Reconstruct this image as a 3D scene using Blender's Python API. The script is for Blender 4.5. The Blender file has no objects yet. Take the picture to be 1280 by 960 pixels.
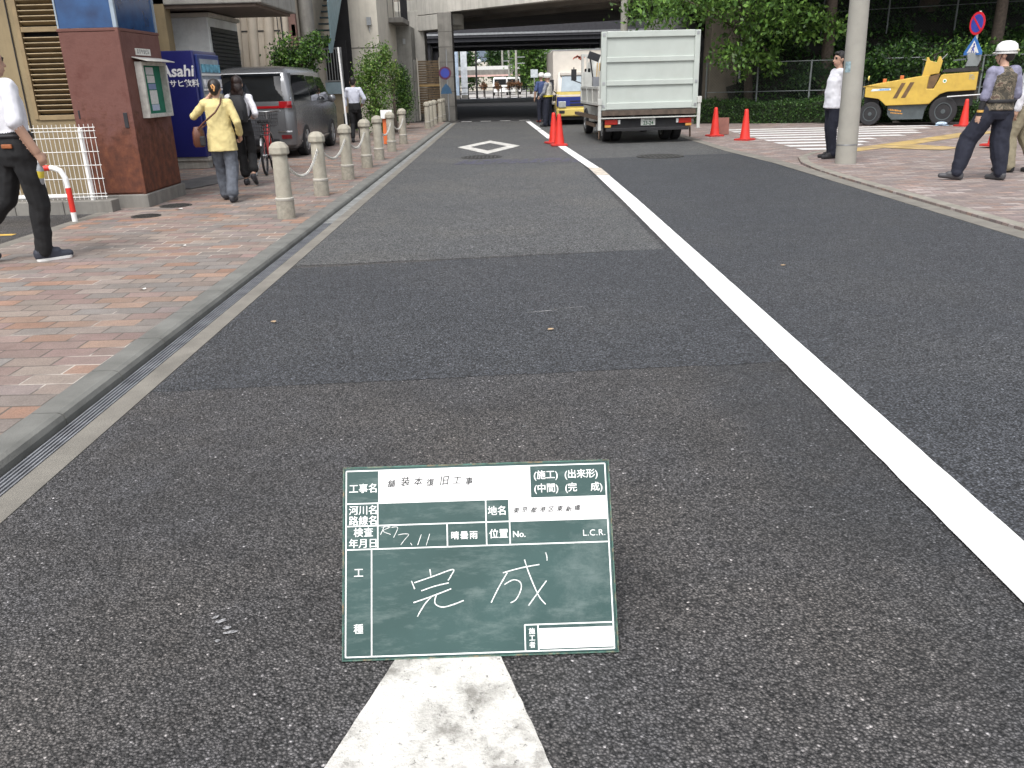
import bpy, bmesh, math, random
import numpy as np
from mathutils import Vector, Matrix, noise
from mathutils.geometry import tessellate_polygon
random.seed(7); RNG = np.random.default_rng(7)
S = bpy.context.scene; COL = S.collection
R = math.radians

# ---------------------------------------------------------------- camera
PITCH, ROLL, CAM_H = R(20.1), R(1.5), 1.45
cd = bpy.data.cameras.new('camera'); cam = bpy.data.objects.new('camera', cd); COL.objects.link(cam)
_up = Vector((0, math.sin(PITCH), math.cos(PITCH))); _r = Vector((1, 0, 0)); _f = Vector((0, math.cos(PITCH), -math.sin(PITCH)))
_cx = math.cos(ROLL)*_r - math.sin(ROLL)*_up; _cy = math.sin(ROLL)*_r + math.cos(ROLL)*_up
cam.matrix_world = Matrix(((_cx.x, _cy.x, -_f.x, 0), (_cx.y, _cy.y, -_f.y, 0), (_cx.z, _cy.z, -_f.z, CAM_H), (0, 0, 0, 1)))
cd.sensor_width = 36; cd.lens = 36*1035/1280; cd.clip_start = 0.05; cd.clip_end = 3000
S.camera = cam
S.render.resolution_x, S.render.resolution_y = 1024, 768

# ---------------------------------------------------------------- light
W = bpy.data.worlds.new('World'); S.world = W; W.use_nodes = True
nt = W.node_tree; bg = nt.nodes['Background']
sky = nt.nodes.new('ShaderNodeTexSky'); sky.sky_type = 'NISHITA'; sky.sun_disc = False
SUN_EL, SUN_ROT = R(58), R(200)
sky.sun_elevation = SUN_EL; sky.sun_rotation = SUN_ROT; sky.dust_density = 4.0; sky.air_density = 1.0; sky.ozone_density = 1.0
hs = nt.nodes.new('ShaderNodeHueSaturation'); hs.inputs['Saturation'].default_value = 0.3
nt.links.new(sky.outputs[0], hs.inputs['Color']); nt.links.new(hs.outputs[0], bg.inputs['Color'])
bg.inputs['Strength'].default_value = 0.15
sl = bpy.data.lights.new('sun', 'SUN'); sl.energy = 1.1; sl.angle = R(24); sl.color = (1, 0.985, 0.965)
sun = bpy.data.objects.new('sun', sl); COL.objects.link(sun)
_sd = Vector((math.sin(SUN_ROT)*math.cos(SUN_EL), math.cos(SUN_ROT)*math.cos(SUN_EL), math.sin(SUN_EL)))
sun.rotation_euler = (-_sd).to_track_quat('-Z', 'Y').to_euler(); sun.location = (0, -5, 30)
S.view_settings.view_transform = 'Standard'; S.view_settings.look = 'None'
S.view_settings.exposure = 0.8; S.view_settings.gamma = 1.0; S.view_settings.use_curve_mapping = False
S.render.engine = 'CYCLES'
S.cycles.use_denoising = True; S.cycles.max_bounces = 6; S.cycles.diffuse_bounces = 3; S.cycles.glossy_bounces = 3
S.cycles.transparent_max_bounces = 8

# ---------------------------------------------------------------- tags
def tag(o, label=None, cat=None, group=None, kind=None):
    if label: o['label'] = label
    if cat: o['category'] = cat
    if group: o['group'] = group
    if kind: o['kind'] = kind
    return o
def thing(name, label, cat, loc=(0, 0, 0), rz=0.0, group=None):
    o = bpy.data.objects.new(name, None); COL.objects.link(o); o.empty_display_size = 0.2
    o.location = loc; o.rotation_euler = (0, 0, rz)
    return tag(o, label, cat, group)
def copy_tree(o, parent=None):
    c = o.copy(); COL.objects.link(c); c.parent = parent
    for ch in list(o.children): copy_tree(ch, c)
    return c
def dup(root, loc, rz, label, group=None):
    c = copy_tree(root); c.location = loc; c.rotation_euler = (0, 0, rz); c['label'] = label
    if group: c['group'] = group
    return c

# ---------------------------------------------------------------- mesh builder
class MB:
    def __init__(s): s.v = []; s.f = []; s.m = []
    def add(s, vs, fs, mi=0):
        b = len(s.v); s.v += [tuple(p) for p in vs]; s.f += [tuple(i+b for i in f) for f in fs]; s.m += [mi]*len(fs); return s
    def box(s, c, d, rz=0, mi=0, rx=0, ry=0):
        M = Matrix.Rotation(rz, 3, 'Z') @ Matrix.Rotation(ry, 3, 'Y') @ Matrix.Rotation(rx, 3, 'X'); c = Vector(c)
        vs = [c + M @ Vector((x*d[0]/2, y*d[1]/2, z*d[2]/2)) for x in (-1, 1) for y in (-1, 1) for z in (-1, 1)]
        return s.add(vs, [(0, 1, 3, 2), (4, 6, 7, 5), (0, 4, 5, 1), (2, 3, 7, 6), (0, 2, 6, 4), (1, 5, 7, 3)], mi)
    def b2(s, lo, hi, mi=0):
        return s.box([(a+b)/2 for a, b in zip(lo, hi)], [abs(b-a) for a, b in zip(lo, hi)], 0, mi)
    def cyl(s, p0, p1, r0, r1=None, n=16, mi=0, cap=True):
        p0 = Vector(p0); p1 = Vector(p1); r1 = r0 if r1 is None else r1
        q = (p1-p0).to_track_quat('Z', 'Y'); vs = []
        for p, r in ((p0, r0), (p1, r1)):
            for k in range(n):
                a = 2*math.pi*k/n; vs.append(p + q @ Vector((r*math.cos(a), r*math.sin(a), 0)))
        fs = [(k, (k+1) % n, n+(k+1) % n, n+k) for k in range(n)]
        if cap: fs += [tuple(range(n-1, -1, -1)), tuple(range(n, 2*n))]
        return s.add(vs, fs, mi)
    def tube(s, pts, r, n=8, mi=0, closed=False):
        pts = [Vector(p) for p in pts]; N = len(pts); rr = r if isinstance(r, (list, tuple)) else [r]*N; vs = []; up = None
        for i, p in enumerate(pts):
            a = pts[(i-1) % N] if (i > 0 or closed) else p; b = pts[(i+1) % N] if (i < N-1 or closed) else p
            t = (b-a).normalized()
            if up is None: up = t.orthogonal().normalized()
            up = (up - t*up.dot(t)); up = up.normalized() if up.length > 1e-6 else t.orthogonal().normalized()
            w = t.cross(up)
            for k in range(n):
                an = 2*math.pi*k/n; vs.append(p + rr[i]*(math.cos(an)*up + math.sin(an)*w))
        fs = []
        for i in range(N if closed else N-1):
            j = (i+1) % N
            for k in range(n): fs.append((i*n+k, i*n+(k+1) % n, j*n+(k+1) % n, j*n+k))
        if not closed: fs += [tuple(range(n-1, -1, -1)), tuple(range((N-1)*n, N*n))]
        return s.add(vs, fs, mi)
    def lathe(s, prof, c=(0, 0, 0), n=24, mi=0, axis='Z', a0=0.0, cap=True):
        c = Vector(c); vs = []; fs = []
        for (r, z) in prof:
            for k in range(n):
                a = a0 + 2*math.pi*k/n; x, y = r*math.cos(a), r*math.sin(a)
                vs.append(c + (Vector((x, y, z)) if axis == 'Z' else Vector((z, x, y)) if axis == 'X' else Vector((x, z, y))))
        for i in range(len(prof)-1):
            for k in range(n): fs.append((i*n+k, i*n+(k+1) % n, (i+1)*n+(k+1) % n, (i+1)*n+k))
        if cap: fs += [tuple(range(n-1, -1, -1)), tuple(range((len(prof)-1)*n, len(prof)*n))]
        return s.add(vs, fs, mi)
    def prism(s, poly, fn, t0, t1, mi=0):
        n = len(poly); vs = [fn(a, b, t0) for a, b in poly] + [fn(a, b, t1) for a, b in poly]
        tri = tessellate_polygon([[Vector((a, b, 0)) for a, b in poly]])
        fs = [tuple(t) for t in tri] + [tuple(i+n for i in reversed(t)) for t in tri] + [(i, (i+1) % n, n+(i+1) % n, n+i) for i in range(n)]
        return s.add(vs, fs, mi)
    def ell(s, c, r, nu=16, nv=10, mi=0, rot=None):
        c = Vector(c); vs = []; fs = []
        for j in range(nv+1):
            t = math.pi*j/nv
            for k in range(nu):
                a = 2*math.pi*k/nu; p = Vector((r[0]*math.sin(t)*math.cos(a), r[1]*math.sin(t)*math.sin(a), r[2]*math.cos(t)))
                vs.append(c + (rot @ p if rot else p))
        for j in range(nv):
            for k in range(nu): fs.append((j*nu+k, (j+1)*nu+k, (j+1)*nu+(k+1) % nu, j*nu+(k+1) % nu))
        return s.add(vs, fs, mi)
    def rloft(s, levels, nc=5, mi=0):
        # stack of rounded rectangles: (z, y_rear, y_front, half_width, corner_radius)
        vs = []; fs = []; N = 4*nc
        for (z, y0, y1, hw, cr) in levels:
            for (cx, cy, a0) in ((hw-cr, y1-cr, 0), (-hw+cr, y1-cr, 90), (-hw+cr, y0+cr, 180), (hw-cr, y0+cr, 270)):
                for k in range(nc):
                    a = R(a0+90*k/(nc-1)); vs.append((cx+cr*math.cos(a), cy+cr*math.sin(a), z))
        for i in range(len(levels)-1):
            for k in range(N): fs.append((i*N+k, i*N+(k+1) % N, (i+1)*N+(k+1) % N, (i+1)*N+k))
        fs += [tuple(range(N-1, -1, -1)), tuple(range((len(levels)-1)*N, len(levels)*N))]
        return s.add(vs, fs, mi)
    def build(s, name, mats, parent=None, smooth=None, bevel=0, seg=2, loc=None):
        me = bpy.data.meshes.new(name); me.from_pydata(s.v, [], s.f)
        mats = mats if isinstance(mats, (list, tuple)) else [mats]
        for m in mats: me.materials.append(m)
        me.polygons.foreach_set('material_index', s.m)
        bm = bmesh.new(); bm.from_mesh(me); bmesh.ops.recalc_face_normals(bm, faces=bm.faces); bm.to_mesh(me); bm.free()
        if smooth:
            me.polygons.foreach_set('use_smooth', [True]*len(me.polygons)); me.set_sharp_from_angle(angle=R(smooth))
        me.update()
        o = bpy.data.objects.new(name, me); COL.objects.link(o); o.parent = parent
        if loc: o.location = loc
        if bevel:
            b = o.modifiers.new('bevel', 'BEVEL'); b.width = bevel; b.segments = seg; b.limit_method = 'ANGLE'; b.angle_limit = R(40)
        return o
def quadsheet(poly, z):
    mb = MB(); n = len(poly); tri = tessellate_polygon([[Vector((a, b, 0)) for a, b in poly]])
    return mb.add([(a, b, z) for a, b in poly], [tuple(t) for t in tri])
def struct(mb, name, m, **k): return tag(mb.build(name, m, **k), kind='structure')

# ---------------------------------------------------------------- materials
class NT:
    def __init__(s, name):
        s.m = bpy.data.materials.new(name); s.m.use_nodes = True; s.t = s.m.node_tree; s.p = s.t.nodes['Principled BSDF']; s.out = s.t.nodes['Material Output']
        s.tc = s.t.nodes.new('ShaderNodeTexCoord'); s.co = s.tc.outputs['Object']
    def n(s, typ, **k):
        o = s.t.nodes.new(typ)
        for a, b in k.items():
            if hasattr(o, a): setattr(o, a, b)
            else: s.put(o, a.replace('_', ' '), b)
        return o
    def put(s, node, inp, v):
        i = node.inputs[inp]
        if hasattr(v, 'bl_idname') or isinstance(v, bpy.types.NodeSocket): s.t.links.new(v, i)
        else: i.default_value = v
    def lk(s, a, b): s.t.links.new(a, b)
    def math(s, op, a, b=0.0, c=None):
        o = s.t.nodes.new('ShaderNodeMath'); o.operation = op; s.put(o, 0, a); s.put(o, 1, b)
        if c is not None: s.put(o, 2, c)
        return o.outputs[0]
    def noise(s, scale, detail=4, co=None, rough=0.55):
        o = s.t.nodes.new('ShaderNodeTexNoise'); s.put(o, 'Scale', scale); s.put(o, 'Detail', detail); s.put(o, 'Roughness', rough); s.lk(co or s.co, o.inputs['Vector']); return o.outputs['Fac']
    def vor(s, scale, feature='F1', out='Distance', co=None):
        o = s.t.nodes.new('ShaderNodeTexVoronoi'); o.feature = feature; s.put(o, 'Scale', scale); s.lk(co or s.co, o.inputs['Vector']); return o.outputs[out]
    def ramp(s, fac, stops, const=False):
        o = s.t.nodes.new('ShaderNodeValToRGB'); e = o.color_ramp.elements
        if const: o.color_ramp.interpolation = 'CONSTANT'
        while len(e) < len(stops): e.new(0.5)
        for i, (p, c) in enumerate(stops):
            e[i].position = p; e[i].color = (c, c, c, 1) if isinstance(c, (int, float)) else (*c, 1)
        s.lk(fac, o.inputs[0]); return o.outputs[0]
    def mix(s, fac, a, b, typ='MIX'):
        o = s.t.nodes.new('ShaderNodeMix'); o.data_type = 'RGBA'; o.blend_type = typ
        for k, v in ((0, fac), (6, a), (7, b)):
            if isinstance(v, bpy.types.NodeSocket): s.lk(v, o.inputs[k])
            else: o.inputs[k].default_value = (*v, 1) if isinstance(v, tuple) and len(v) == 3 else v
        return o.outputs[2]
    def bump(s, h, strength=.3, dist=.01):
        o = s.t.nodes.new('ShaderNodeBump'); s.put(o, 'Strength', strength); s.put(o, 'Distance', dist); s.lk(h, o.inputs['Height']); s.lk(o.outputs[0], s.p.inputs['Normal'])
    def base(s, c): s.put(s.p, 'Base Color', c if isinstance(c, bpy.types.NodeSocket) else (*c, 1))
    def set(s, rough=.6, metal=0., spec=None):
        s.put(s.p, 'Roughness', rough); s.put(s.p, 'Metallic', metal)
        if spec is not None: s.put(s.p, 'Specular IOR Level', spec)
_MC = {}
def mk(name, c, rough=.6, metal=0., var=.15, scale=6., bump=0., bscale=60., dirt=0., dirtc=(.06, .05, .04), spec=None, streak=0.):
    if name in _MC: return _MC[name]
    g = NT(name); nf = g.noise(scale, 5)
    lo = tuple(x*(1-var) for x in c); hi = tuple(min(1, x*(1+var)) for x in c)
    col = g.ramp(nf, [(.3, lo), (.7, hi)])
    if dirt:
        d = g.ramp(g.noise(scale*.6, 7, rough=.7), [(.48, 0.), (.75, dirt)]); col = g.mix(d, col, dirtc)
    if streak:
        mp = g.n('ShaderNodeMapping'); mp.inputs['Scale'].default_value = (4., 4., .22); g.lk(g.co, mp.inputs['Vector'])
        col = g.mix(g.ramp(g.noise(1.6, 8, co=mp.outputs[0], rough=.7), [(.46, 0.), (.72, streak)]), col, tuple(x*.35 for x in c))
    g.base(col); g.set(rough, metal, spec)
    if bump: g.bump(g.noise(bscale, 4), bump, .01)
    _MC[name] = g.m; return g.m

def asphalt(name, c, tint, stain, speck=.5, dark=.5, edge=None, sc=95.):
    g = NT(name)
    v1 = g.n('ShaderNodeTexVoronoi'); g.put(v1, 'Scale', sc); g.put(v1, 'Randomness', 1.); g.lk(g.co, v1.inputs['Vector'])
    sep = g.n('ShaderNodeSeparateColor'); g.lk(v1.outputs['Color'], sep.inputs[0])
    st = g.ramp(sep.outputs[0], [(0, .2), (.13, .42), (.22, .86), (.8, 1.2), (.975, 1.4), (.994, 1.5+2.*speck), (1, 2.+4*speck)])
    crev = g.ramp(v1.outputs['Distance'], [(.3, 1.12), (.62, 1-dark)])
    fine = g.ramp(g.noise(sc*.62, 3, rough=.7), [(.34, .6), (.66, 1.4)])
    mid = g.ramp(g.noise(7, 8, rough=.75), [(.3, .8), (.7, 1.2)])
    big = g.ramp(g.noise(.9, 6, rough=.6), [(.32, 0.), (.68, 1.)])
    col = g.mix(big, c, tint)
    if edge:
        sx_ = g.n('ShaderNodeSeparateXYZ'); g.lk(g.co, sx_.inputs[0]); e_ = g.math('ADD', sx_.outputs[0], g.math('MULTIPLY', g.noise(2.2, 5), .9)); col = g.mix(g.ramp(g.math('SUBTRACT', e_, .6), [(.75, 0.), (1., .8)]), col, edge)
    blot = g.ramp(g.noise(1.3, 9, rough=.74), [(.45, 0.), (.58, stain)]); col = g.mix(blot, col, tuple(x*.5 for x in c))
    wear = g.ramp(g.noise(.55, 5, rough=.6), [(.48, 0.), (.62, .5)]); col = g.mix(wear, col, (c[0]*1.22, c[1]*1.17, c[2]*1.08))
    v2 = g.n('ShaderNodeTexVoronoi'); g.put(v2, 'Scale', sc*.62); g.lk(g.co, v2.inputs['Vector']); s2 = g.n('ShaderNodeSeparateColor'); g.lk(v2.outputs['Color'], s2.inputs[0])
    pit = g.math('MAXIMUM', g.ramp(s2.outputs[2], [(.07, .3), (.11, 1.)]), g.ramp(v2.outputs['Distance'], [(.35, 0.), (.6, 1.)]))
    for k in (st, crev, fine, mid, pit): col = g.mix(1., col, k, 'MULTIPLY')
    g.base(col); g.set(.62, 0, .6)
    h = g.math('SUBTRACT', sep.outputs[1], g.math('MULTIPLY', v1.outputs['Distance'], 1.3)); h = g.math('ADD', h, g.math('MULTIPLY', g.noise(200, 2), .8))
    g.bump(h, 1., .008)
    return g.m

def bricks(name, bw, bh, cols, mortar, rot=0.0, gap=.006, rough=.85, light=0.):
    g = NT(name); xyz = g.n('ShaderNodeSeparateXYZ')
    mp = g.n('ShaderNodeMapping'); mp.inputs['Rotation'].default_value = (0, 0, rot)
    g.lk(g.co, mp.inputs['Vector'])
    wob = g.n('ShaderNodeTexNoise'); g.put(wob, 'Scale', 1.3); g.lk(g.co, wob.inputs['Vector'])
    add = g.n('ShaderNodeVectorMath', operation='MULTIPLY_ADD'); g.lk(wob.outputs['Color'], add.inputs[0]); add.inputs[1].default_value = (.03, .03, 0); g.lk(mp.outputs[0], add.inputs[2])
    g.lk(add.outputs[0], xyz.inputs[0])
    yr = g.math('DIVIDE', xyz.outputs[1], bh); row = g.math('FLOOR', yr); fy = g.math('FRACT', yr)
    xs = g.math('DIVIDE', g.math('ADD', xyz.outputs[0], g.math('MULTIPLY', g.math('MODULO', g.math('ABSOLUTE', row), 2.), bw*.5)), bw)
    colm = g.math('FLOOR', xs); fx = g.math('FRACT', xs)
    cb = g.n('ShaderNodeCombineXYZ'); g.lk(colm, cb.inputs[0]); g.lk(row, cb.inputs[1])
    wn = g.n('ShaderNodeTexWhiteNoise'); wn.noise_dimensions = '2D'; g.lk(cb.outputs[0], wn.inputs['Vector'])
    n = len(cols); col = g.ramp(wn.outputs['Value'], [(i/n, c) for i, c in enumerate(cols)], const=True)
    sp = g.n('ShaderNodeSeparateColor'); g.lk(wn.outputs['Color'], sp.inputs[0])
    shade = g.ramp(sp.outputs[1], [(0, .8), (1, 1.2)]); col = g.mix(1., col, shade, 'MULTIPLY')
    grime = g.ramp(g.noise(5, 8, rough=.7), [(.3, .7), (.7, 1.15)]); col = g.mix(1., col, grime, 'MULTIPLY')
    big = g.ramp(g.noise(.8, 6, rough=.65), [(.35, .1), (.65, .6)]); col = g.mix(big, col, (.2, .172, .152))
    fine = g.ramp(g.noise(140, 3), [(.3, .8), (.7, 1.2)]); col = g.mix(1., col, fine, 'MULTIPLY')
    ex = g.math('MULTIPLY', g.math('MINIMUM', fx, g.math('SUBTRACT', 1., fx)), bw); ey = g.math('MULTIPLY', g.math('MINIMUM', fy, g.math('SUBTRACT', 1., fy)), bh)
    e = g.math('MINIMUM', ex, ey); ej = g.math('ADD', e, g.math('MULTIPLY', g.math('SUBTRACT', g.noise(30, 3), .5), .006))
    mm = g.ramp(ej, [(0, 1.), (gap*.55, 1.), (gap, 0.)])
    mc = g.ramp(g.noise(.8, 5), [(.53, mortar), (.58, tuple(min(.6, x*4.5) for x in mortar) if light else mortar)])
    col = g.mix(mm, col, mc); g.base(col); g.set(rough, 0, .3)
    g.bump(g.math('SUBTRACT', g.math('MULTIPLY', g.noise(120, 3), .25), g.math('MULTIPLY', mm, .8)), .6, .006)
    return g.m

def leafmat(name, c, var=.5):
    g = NT(name); oi = g.n('ShaderNodeNewGeometry')
    col = g.ramp(oi.outputs['Random Per Island'], [(0, tuple(x*(1-var) for x in c)), (.6, c), (1, tuple(x*(1+var*1.2) for x in c))])
    g.base(col); g.set(.5, 0, .4)
    tr = g.n('ShaderNodeBsdfTranslucent'); g.lk(col, tr.inputs[0]); mx = g.n('ShaderNodeMixShader'); mx.inputs[0].default_value = .28
    g.lk(g.p.outputs[0], mx.inputs[1]); g.lk(tr.outputs[0], mx.inputs[2]); g.lk(mx.outputs[0], g.out.inputs[0]); return g.m

M_white = mk('white_paint', (.78, .78, .76), .5, var=.05)
M_black = mk('black_rubber', (.018, .018, .02), .75, var=.3)
M_dark = mk('dark_metal', (.03, .03, .034), .55, .3, var=.3)
M_steel = mk('galvanised_steel', (.42, .43, .44), .4, .8, var=.15)
M_conc = mk('concrete', (.33, .32, .29), .9, streak=.5, var=.14, scale=3, bump=.25, bscale=90, dirt=.35, dirtc=(.13, .12, .1))
M_concd = mk('weathered_concrete', (.22, .21, .19), .9, streak=.5, var=.2, scale=2.5, bump=.3, bscale=70, dirt=.5, dirtc=(.08, .075, .065))
M_glass = mk('dark_glass', (.012, .014, .016), .05, 0, var=.2, spec=.7)
M_red = mk('red_plastic', (.62, .03, .02), .45, var=.12)
M_chrome = mk('bright_metal', (.7, .7, .72), .2, .95, var=.05)

def text(body, size, mat, parent, M, name='lettering', bold=0., align='LEFT', shear=0., ext=0.0004, sx=1., spacing=1.):
    c = bpy.data.curves.new('t', 'FONT'); c.body = body; c.size = size; c.offset = bold*size; c.align_x = align; c.shear = shear; c.extrude = ext; c.resolution_u = 3; c.space_character = spacing
    o = bpy.data.objects.new('t', c); COL.objects.link(o); bpy.context.view_layer.update()
    dg = bpy.context.evaluated_depsgraph_get(); me = bpy.data.meshes.new_from_object(o.evaluated_get(dg)); bpy.data.objects.remove(o)
    me.transform(M @ Matrix.Diagonal((sx, 1, 1, 1))); me.materials.clear(); me.materials.append(mat)
    ob = bpy.data.objects.new(name, me); COL.objects.link(ob); ob.parent = parent; return ob
def frame(o, x, y):  # 4x4 from origin, x axis, y axis
    x = Vector(x).normalized(); y = Vector(y).normalized(); z = x.cross(y); o = Vector(o)
    return Matrix(((x.x, y.x, z.x, o.x), (x.y, y.y, z.y, o.y), (x.z, y.z, z.z, o.z), (0, 0, 0, 1)))

# ---------------------------------------------------------------- foliage
def leaf_mesh(name, pts, size, mats, parent=None, up=.35, aspect=.55, loc=None):
    n = len(pts); pts = np.asarray(pts, float)
    d = RNG.normal(size=(n, 3)); d[:, 2] -= .25; d /= np.linalg.norm(d, axis=1)[:, None]
    nn = RNG.normal(size=(n, 3)); nn[:, 2] += up*3; w = np.cross(d, nn); w /= (np.linalg.norm(w, axis=1)[:, None]+1e-9)
    h = np.cross(w, d); s = size*RNG.uniform(.6, 1.35, n)[:, None]
    a = pts; b = pts + d*s*.5 + w*s*aspect*.5 - h*s*.08; c = pts + d*s - h*s*.2; e = pts + d*s*.5 - w*s*aspect*.5 - h*s*.08
    V = np.stack([a, b, c, e], 1).reshape(-1, 3)
    me = bpy.data.meshes.new(name); me.vertices.add(4*n); me.vertices.foreach_set('co', V.ravel())
    me.loops.add(4*n); me.loops.foreach_set('vertex_index', np.arange(4*n)); me.polygons.add(n)
    me.polygons.foreach_set('loop_start', np.arange(0, 4*n, 4)); me.polygons.foreach_set('loop_total', np.full(n, 4))
    for m in mats: me.materials.append(m)
    me.polygons.foreach_set('material_index', RNG.integers(0, len(mats), n)); me.update(calc_edges=True)
    o = bpy.data.objects.new(name, me); COL.objects.link(o); o.parent = parent
    if loc: o.location = loc
    return o
def blob_points(blobs, n, clumps=30, sig=.16, shell=.5):
    out = []; vols = np.array([b[1][0]*b[1][1]*b[1][2] for b in blobs])**.67; vols /= vols.sum()
    for (c, r), v in zip(blobs, vols):
        k = max(4, int(clumps*v*len(blobs))); u = RNG.normal(size=(k, 3)); u /= np.linalg.norm(u, axis=1)[:, None]
        u *= (RNG.uniform(0, 1, k)**shell)[:, None]; cc = np.array(c) + u*np.array(r)
        m = int(n*v); idx = RNG.integers(0, k, m); sg = sig*np.array(r)
        out.append(cc[idx] + RNG.normal(size=(m, 3))*np.minimum(sg, .45))
    return np.concatenate(out)
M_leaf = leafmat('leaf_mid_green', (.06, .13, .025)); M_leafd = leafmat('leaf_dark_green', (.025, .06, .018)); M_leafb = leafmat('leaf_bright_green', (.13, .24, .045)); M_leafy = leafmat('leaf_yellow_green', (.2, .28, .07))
M_bark = mk('bark', (.09, .07, .055), .9, var=.35, scale=14, bump=.5, bscale=30)
def tree(name, label, loc, blobs, n, size, mats, trunk_h, trunk_r, group=None, limbs=6, clumps=40, lean=(0, 0), sig=.16, cat='tree'):
    t = thing(name, label, cat, loc, 0, group); mb = MB()
    top = Vector((lean[0], lean[1], trunk_h)); k = [Vector((0, 0, -.05)), Vector((lean[0]*.3, lean[1]*.3, trunk_h*.4)), top]
    mb.tube(k, [trunk_r, trunk_r*.8, trunk_r*.55], 10)
    for i in range(limbs):
        c, r = blobs[i % len(blobs)]; tgt = Vector(c) + Vector((random.uniform(-.6, .6)*r[0], random.uniform(-.6, .6)*r[1], random.uniform(-.2, .6)*r[2]))
        s = k[1].lerp(top, random.uniform(.3, 1)); mid = s.lerp(tgt, .5) + Vector((0, 0, .12*r[2]))
        mb.tube([s, mid, tgt], [trunk_r*.4, trunk_r*.25, trunk_r*.08], 6)
    mb.build('trunk', M_bark, t, smooth=60)
    leaf_mesh('crown', blob_points(blobs, n, clumps, sig), size, mats, t)
    return t
# ================================================================ setting
M_as_old = asphalt('old_asphalt', (.122, .113, .107), (.098, .098, .106), .45, .72, .66, edge=(.07, .073, .08), sc=120.)
M_as_new = asphalt('new_asphalt', (.084, .089, .1), (.072, .077, .088), .12, .25, .72, sc=92.)
M_as_far = asphalt('worn_asphalt', (.15, .152, .15), (.132, .136, .138), .15, .25, .6, sc=90.)
M_bricks_l = bricks('terracotta_paving', .28, .155, [(.255, .2, .17), (.225, .19, .17), (.33, .185, .125), (.255, .175, .155), (.205, .185, .17), (.275, .225, .19), (.25, .165, .15), (.23, .185, .178), (.31, .2, .145), (.2, .188, .178), (.255, .21, .185)], (.1, .09, .08), light=1.)
M_bricks_r = bricks('pink_paving', .22, .11, [(.29, .225, .205), (.255, .2, .19), (.235, .185, .178), (.31, .245, .22), (.31, .21, .175), (.215, .18, .178), (.38, .33, .31)], (.13, .11, .1))
M_kerb = mk('kerb_granite', (.15, .15, .138), .85, var=.2, scale=5, bump=.3, bscale=110, dirt=.5, dirtc=(.09, .09, .08))
M_gut = mk('gutter_concrete', (.18, .168, .145), .9, var=.2, scale=4, bump=.3, bscale=120, dirt=.5, dirtc=(.12, .11, .095))
ground = struct(MB().add([(-900, -60, -.16), (900, -60, -.16), (900, 1500, -.16), (-900, 1500, -.16)], [(0, 1, 2, 3)]), 'ground', M_as_far)
def jag(pts, amp, step=.04):
    out = []
    for i, p in enumerate(pts):
        q = pts[(i+1) % len(pts)]; L = math.hypot(q[0]-p[0], q[1]-p[1]); n = min(160, max(1, int(L/step)))
        if (p[0] < -1.8 and q[0] < -1.8) or (p[0] > 4.6 and q[0] > 4.6): n = 1
        for k in range(n):
            t = k/n; v_ = Vector((p[0]+t*(q[0]-p[0]), p[1]+t*(q[1]-p[1]), 0)); a = amp*(noise.noise(v_*2.5)+.7*noise.noise(v_*22)) if k else 0
            out.append((p[0]+t*(q[0]-p[0])+a, p[1]+t*(q[1]-p[1])+a))
    return out
road = struct(MB().b2((-1.85, -4, -.15), (4.62, 33.2, 0)).b2((-12, 33.2, -.15), (30, 160, -.001)), 'road', M_as_old)
# far, older surface of the left lane and the road under the bridge
struct(quadsheet(jag([(-1.846, 7.05), (1.40, 7.38), (1.36, 15.75), (-1.846, 16.3)], .015), .003), 'road_worn_strip', M_as_far)
struct(quadsheet(jag([(-1.846, 16.28), (1.36, 15.73), (1.1, 22), (.8, 30), (.7, 33.1), (-1.846, 33.1)], .01), .005), 'road_far_strip', M_as_far)
struct(quadsheet(jag([(-1.846, 3.98), (1.5, 4.2), (1.5, 7.4), (-1.846, 6.95)], .022), .002), 'new_asphalt_patch', M_as_new)
struct(quadsheet(jag([(1.5, -3), (4.615, -3), (4.615, 16.8), (1.42, 16.5), (1.5, 10)], .012), .006), 'new_asphalt_lane', M_as_new)
struct(quadsheet(jag([(1.3, 16.4), (4.615, 16.7), (4.615, 33.1), (.8, 33.1), (1.1, 24)], .02), .004), 'worn_asphalt_lane', M_as_far)
struct(quadsheet(jag([(-1.846, 33.6), (4.6, 33.6), (8.5, 45), (8.5, 79), (-5.1, 79), (-5.1, 40), (-1.85, 36)], .03, .5), .004), 'fresh_asphalt_with_bridge_shade', mk('fresh_asphalt_plus_shade', (.016, .016, .018), .85, var=.3, scale=2))  # near-black base holds the bridge's shade as well as the fresh asphalt
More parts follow.
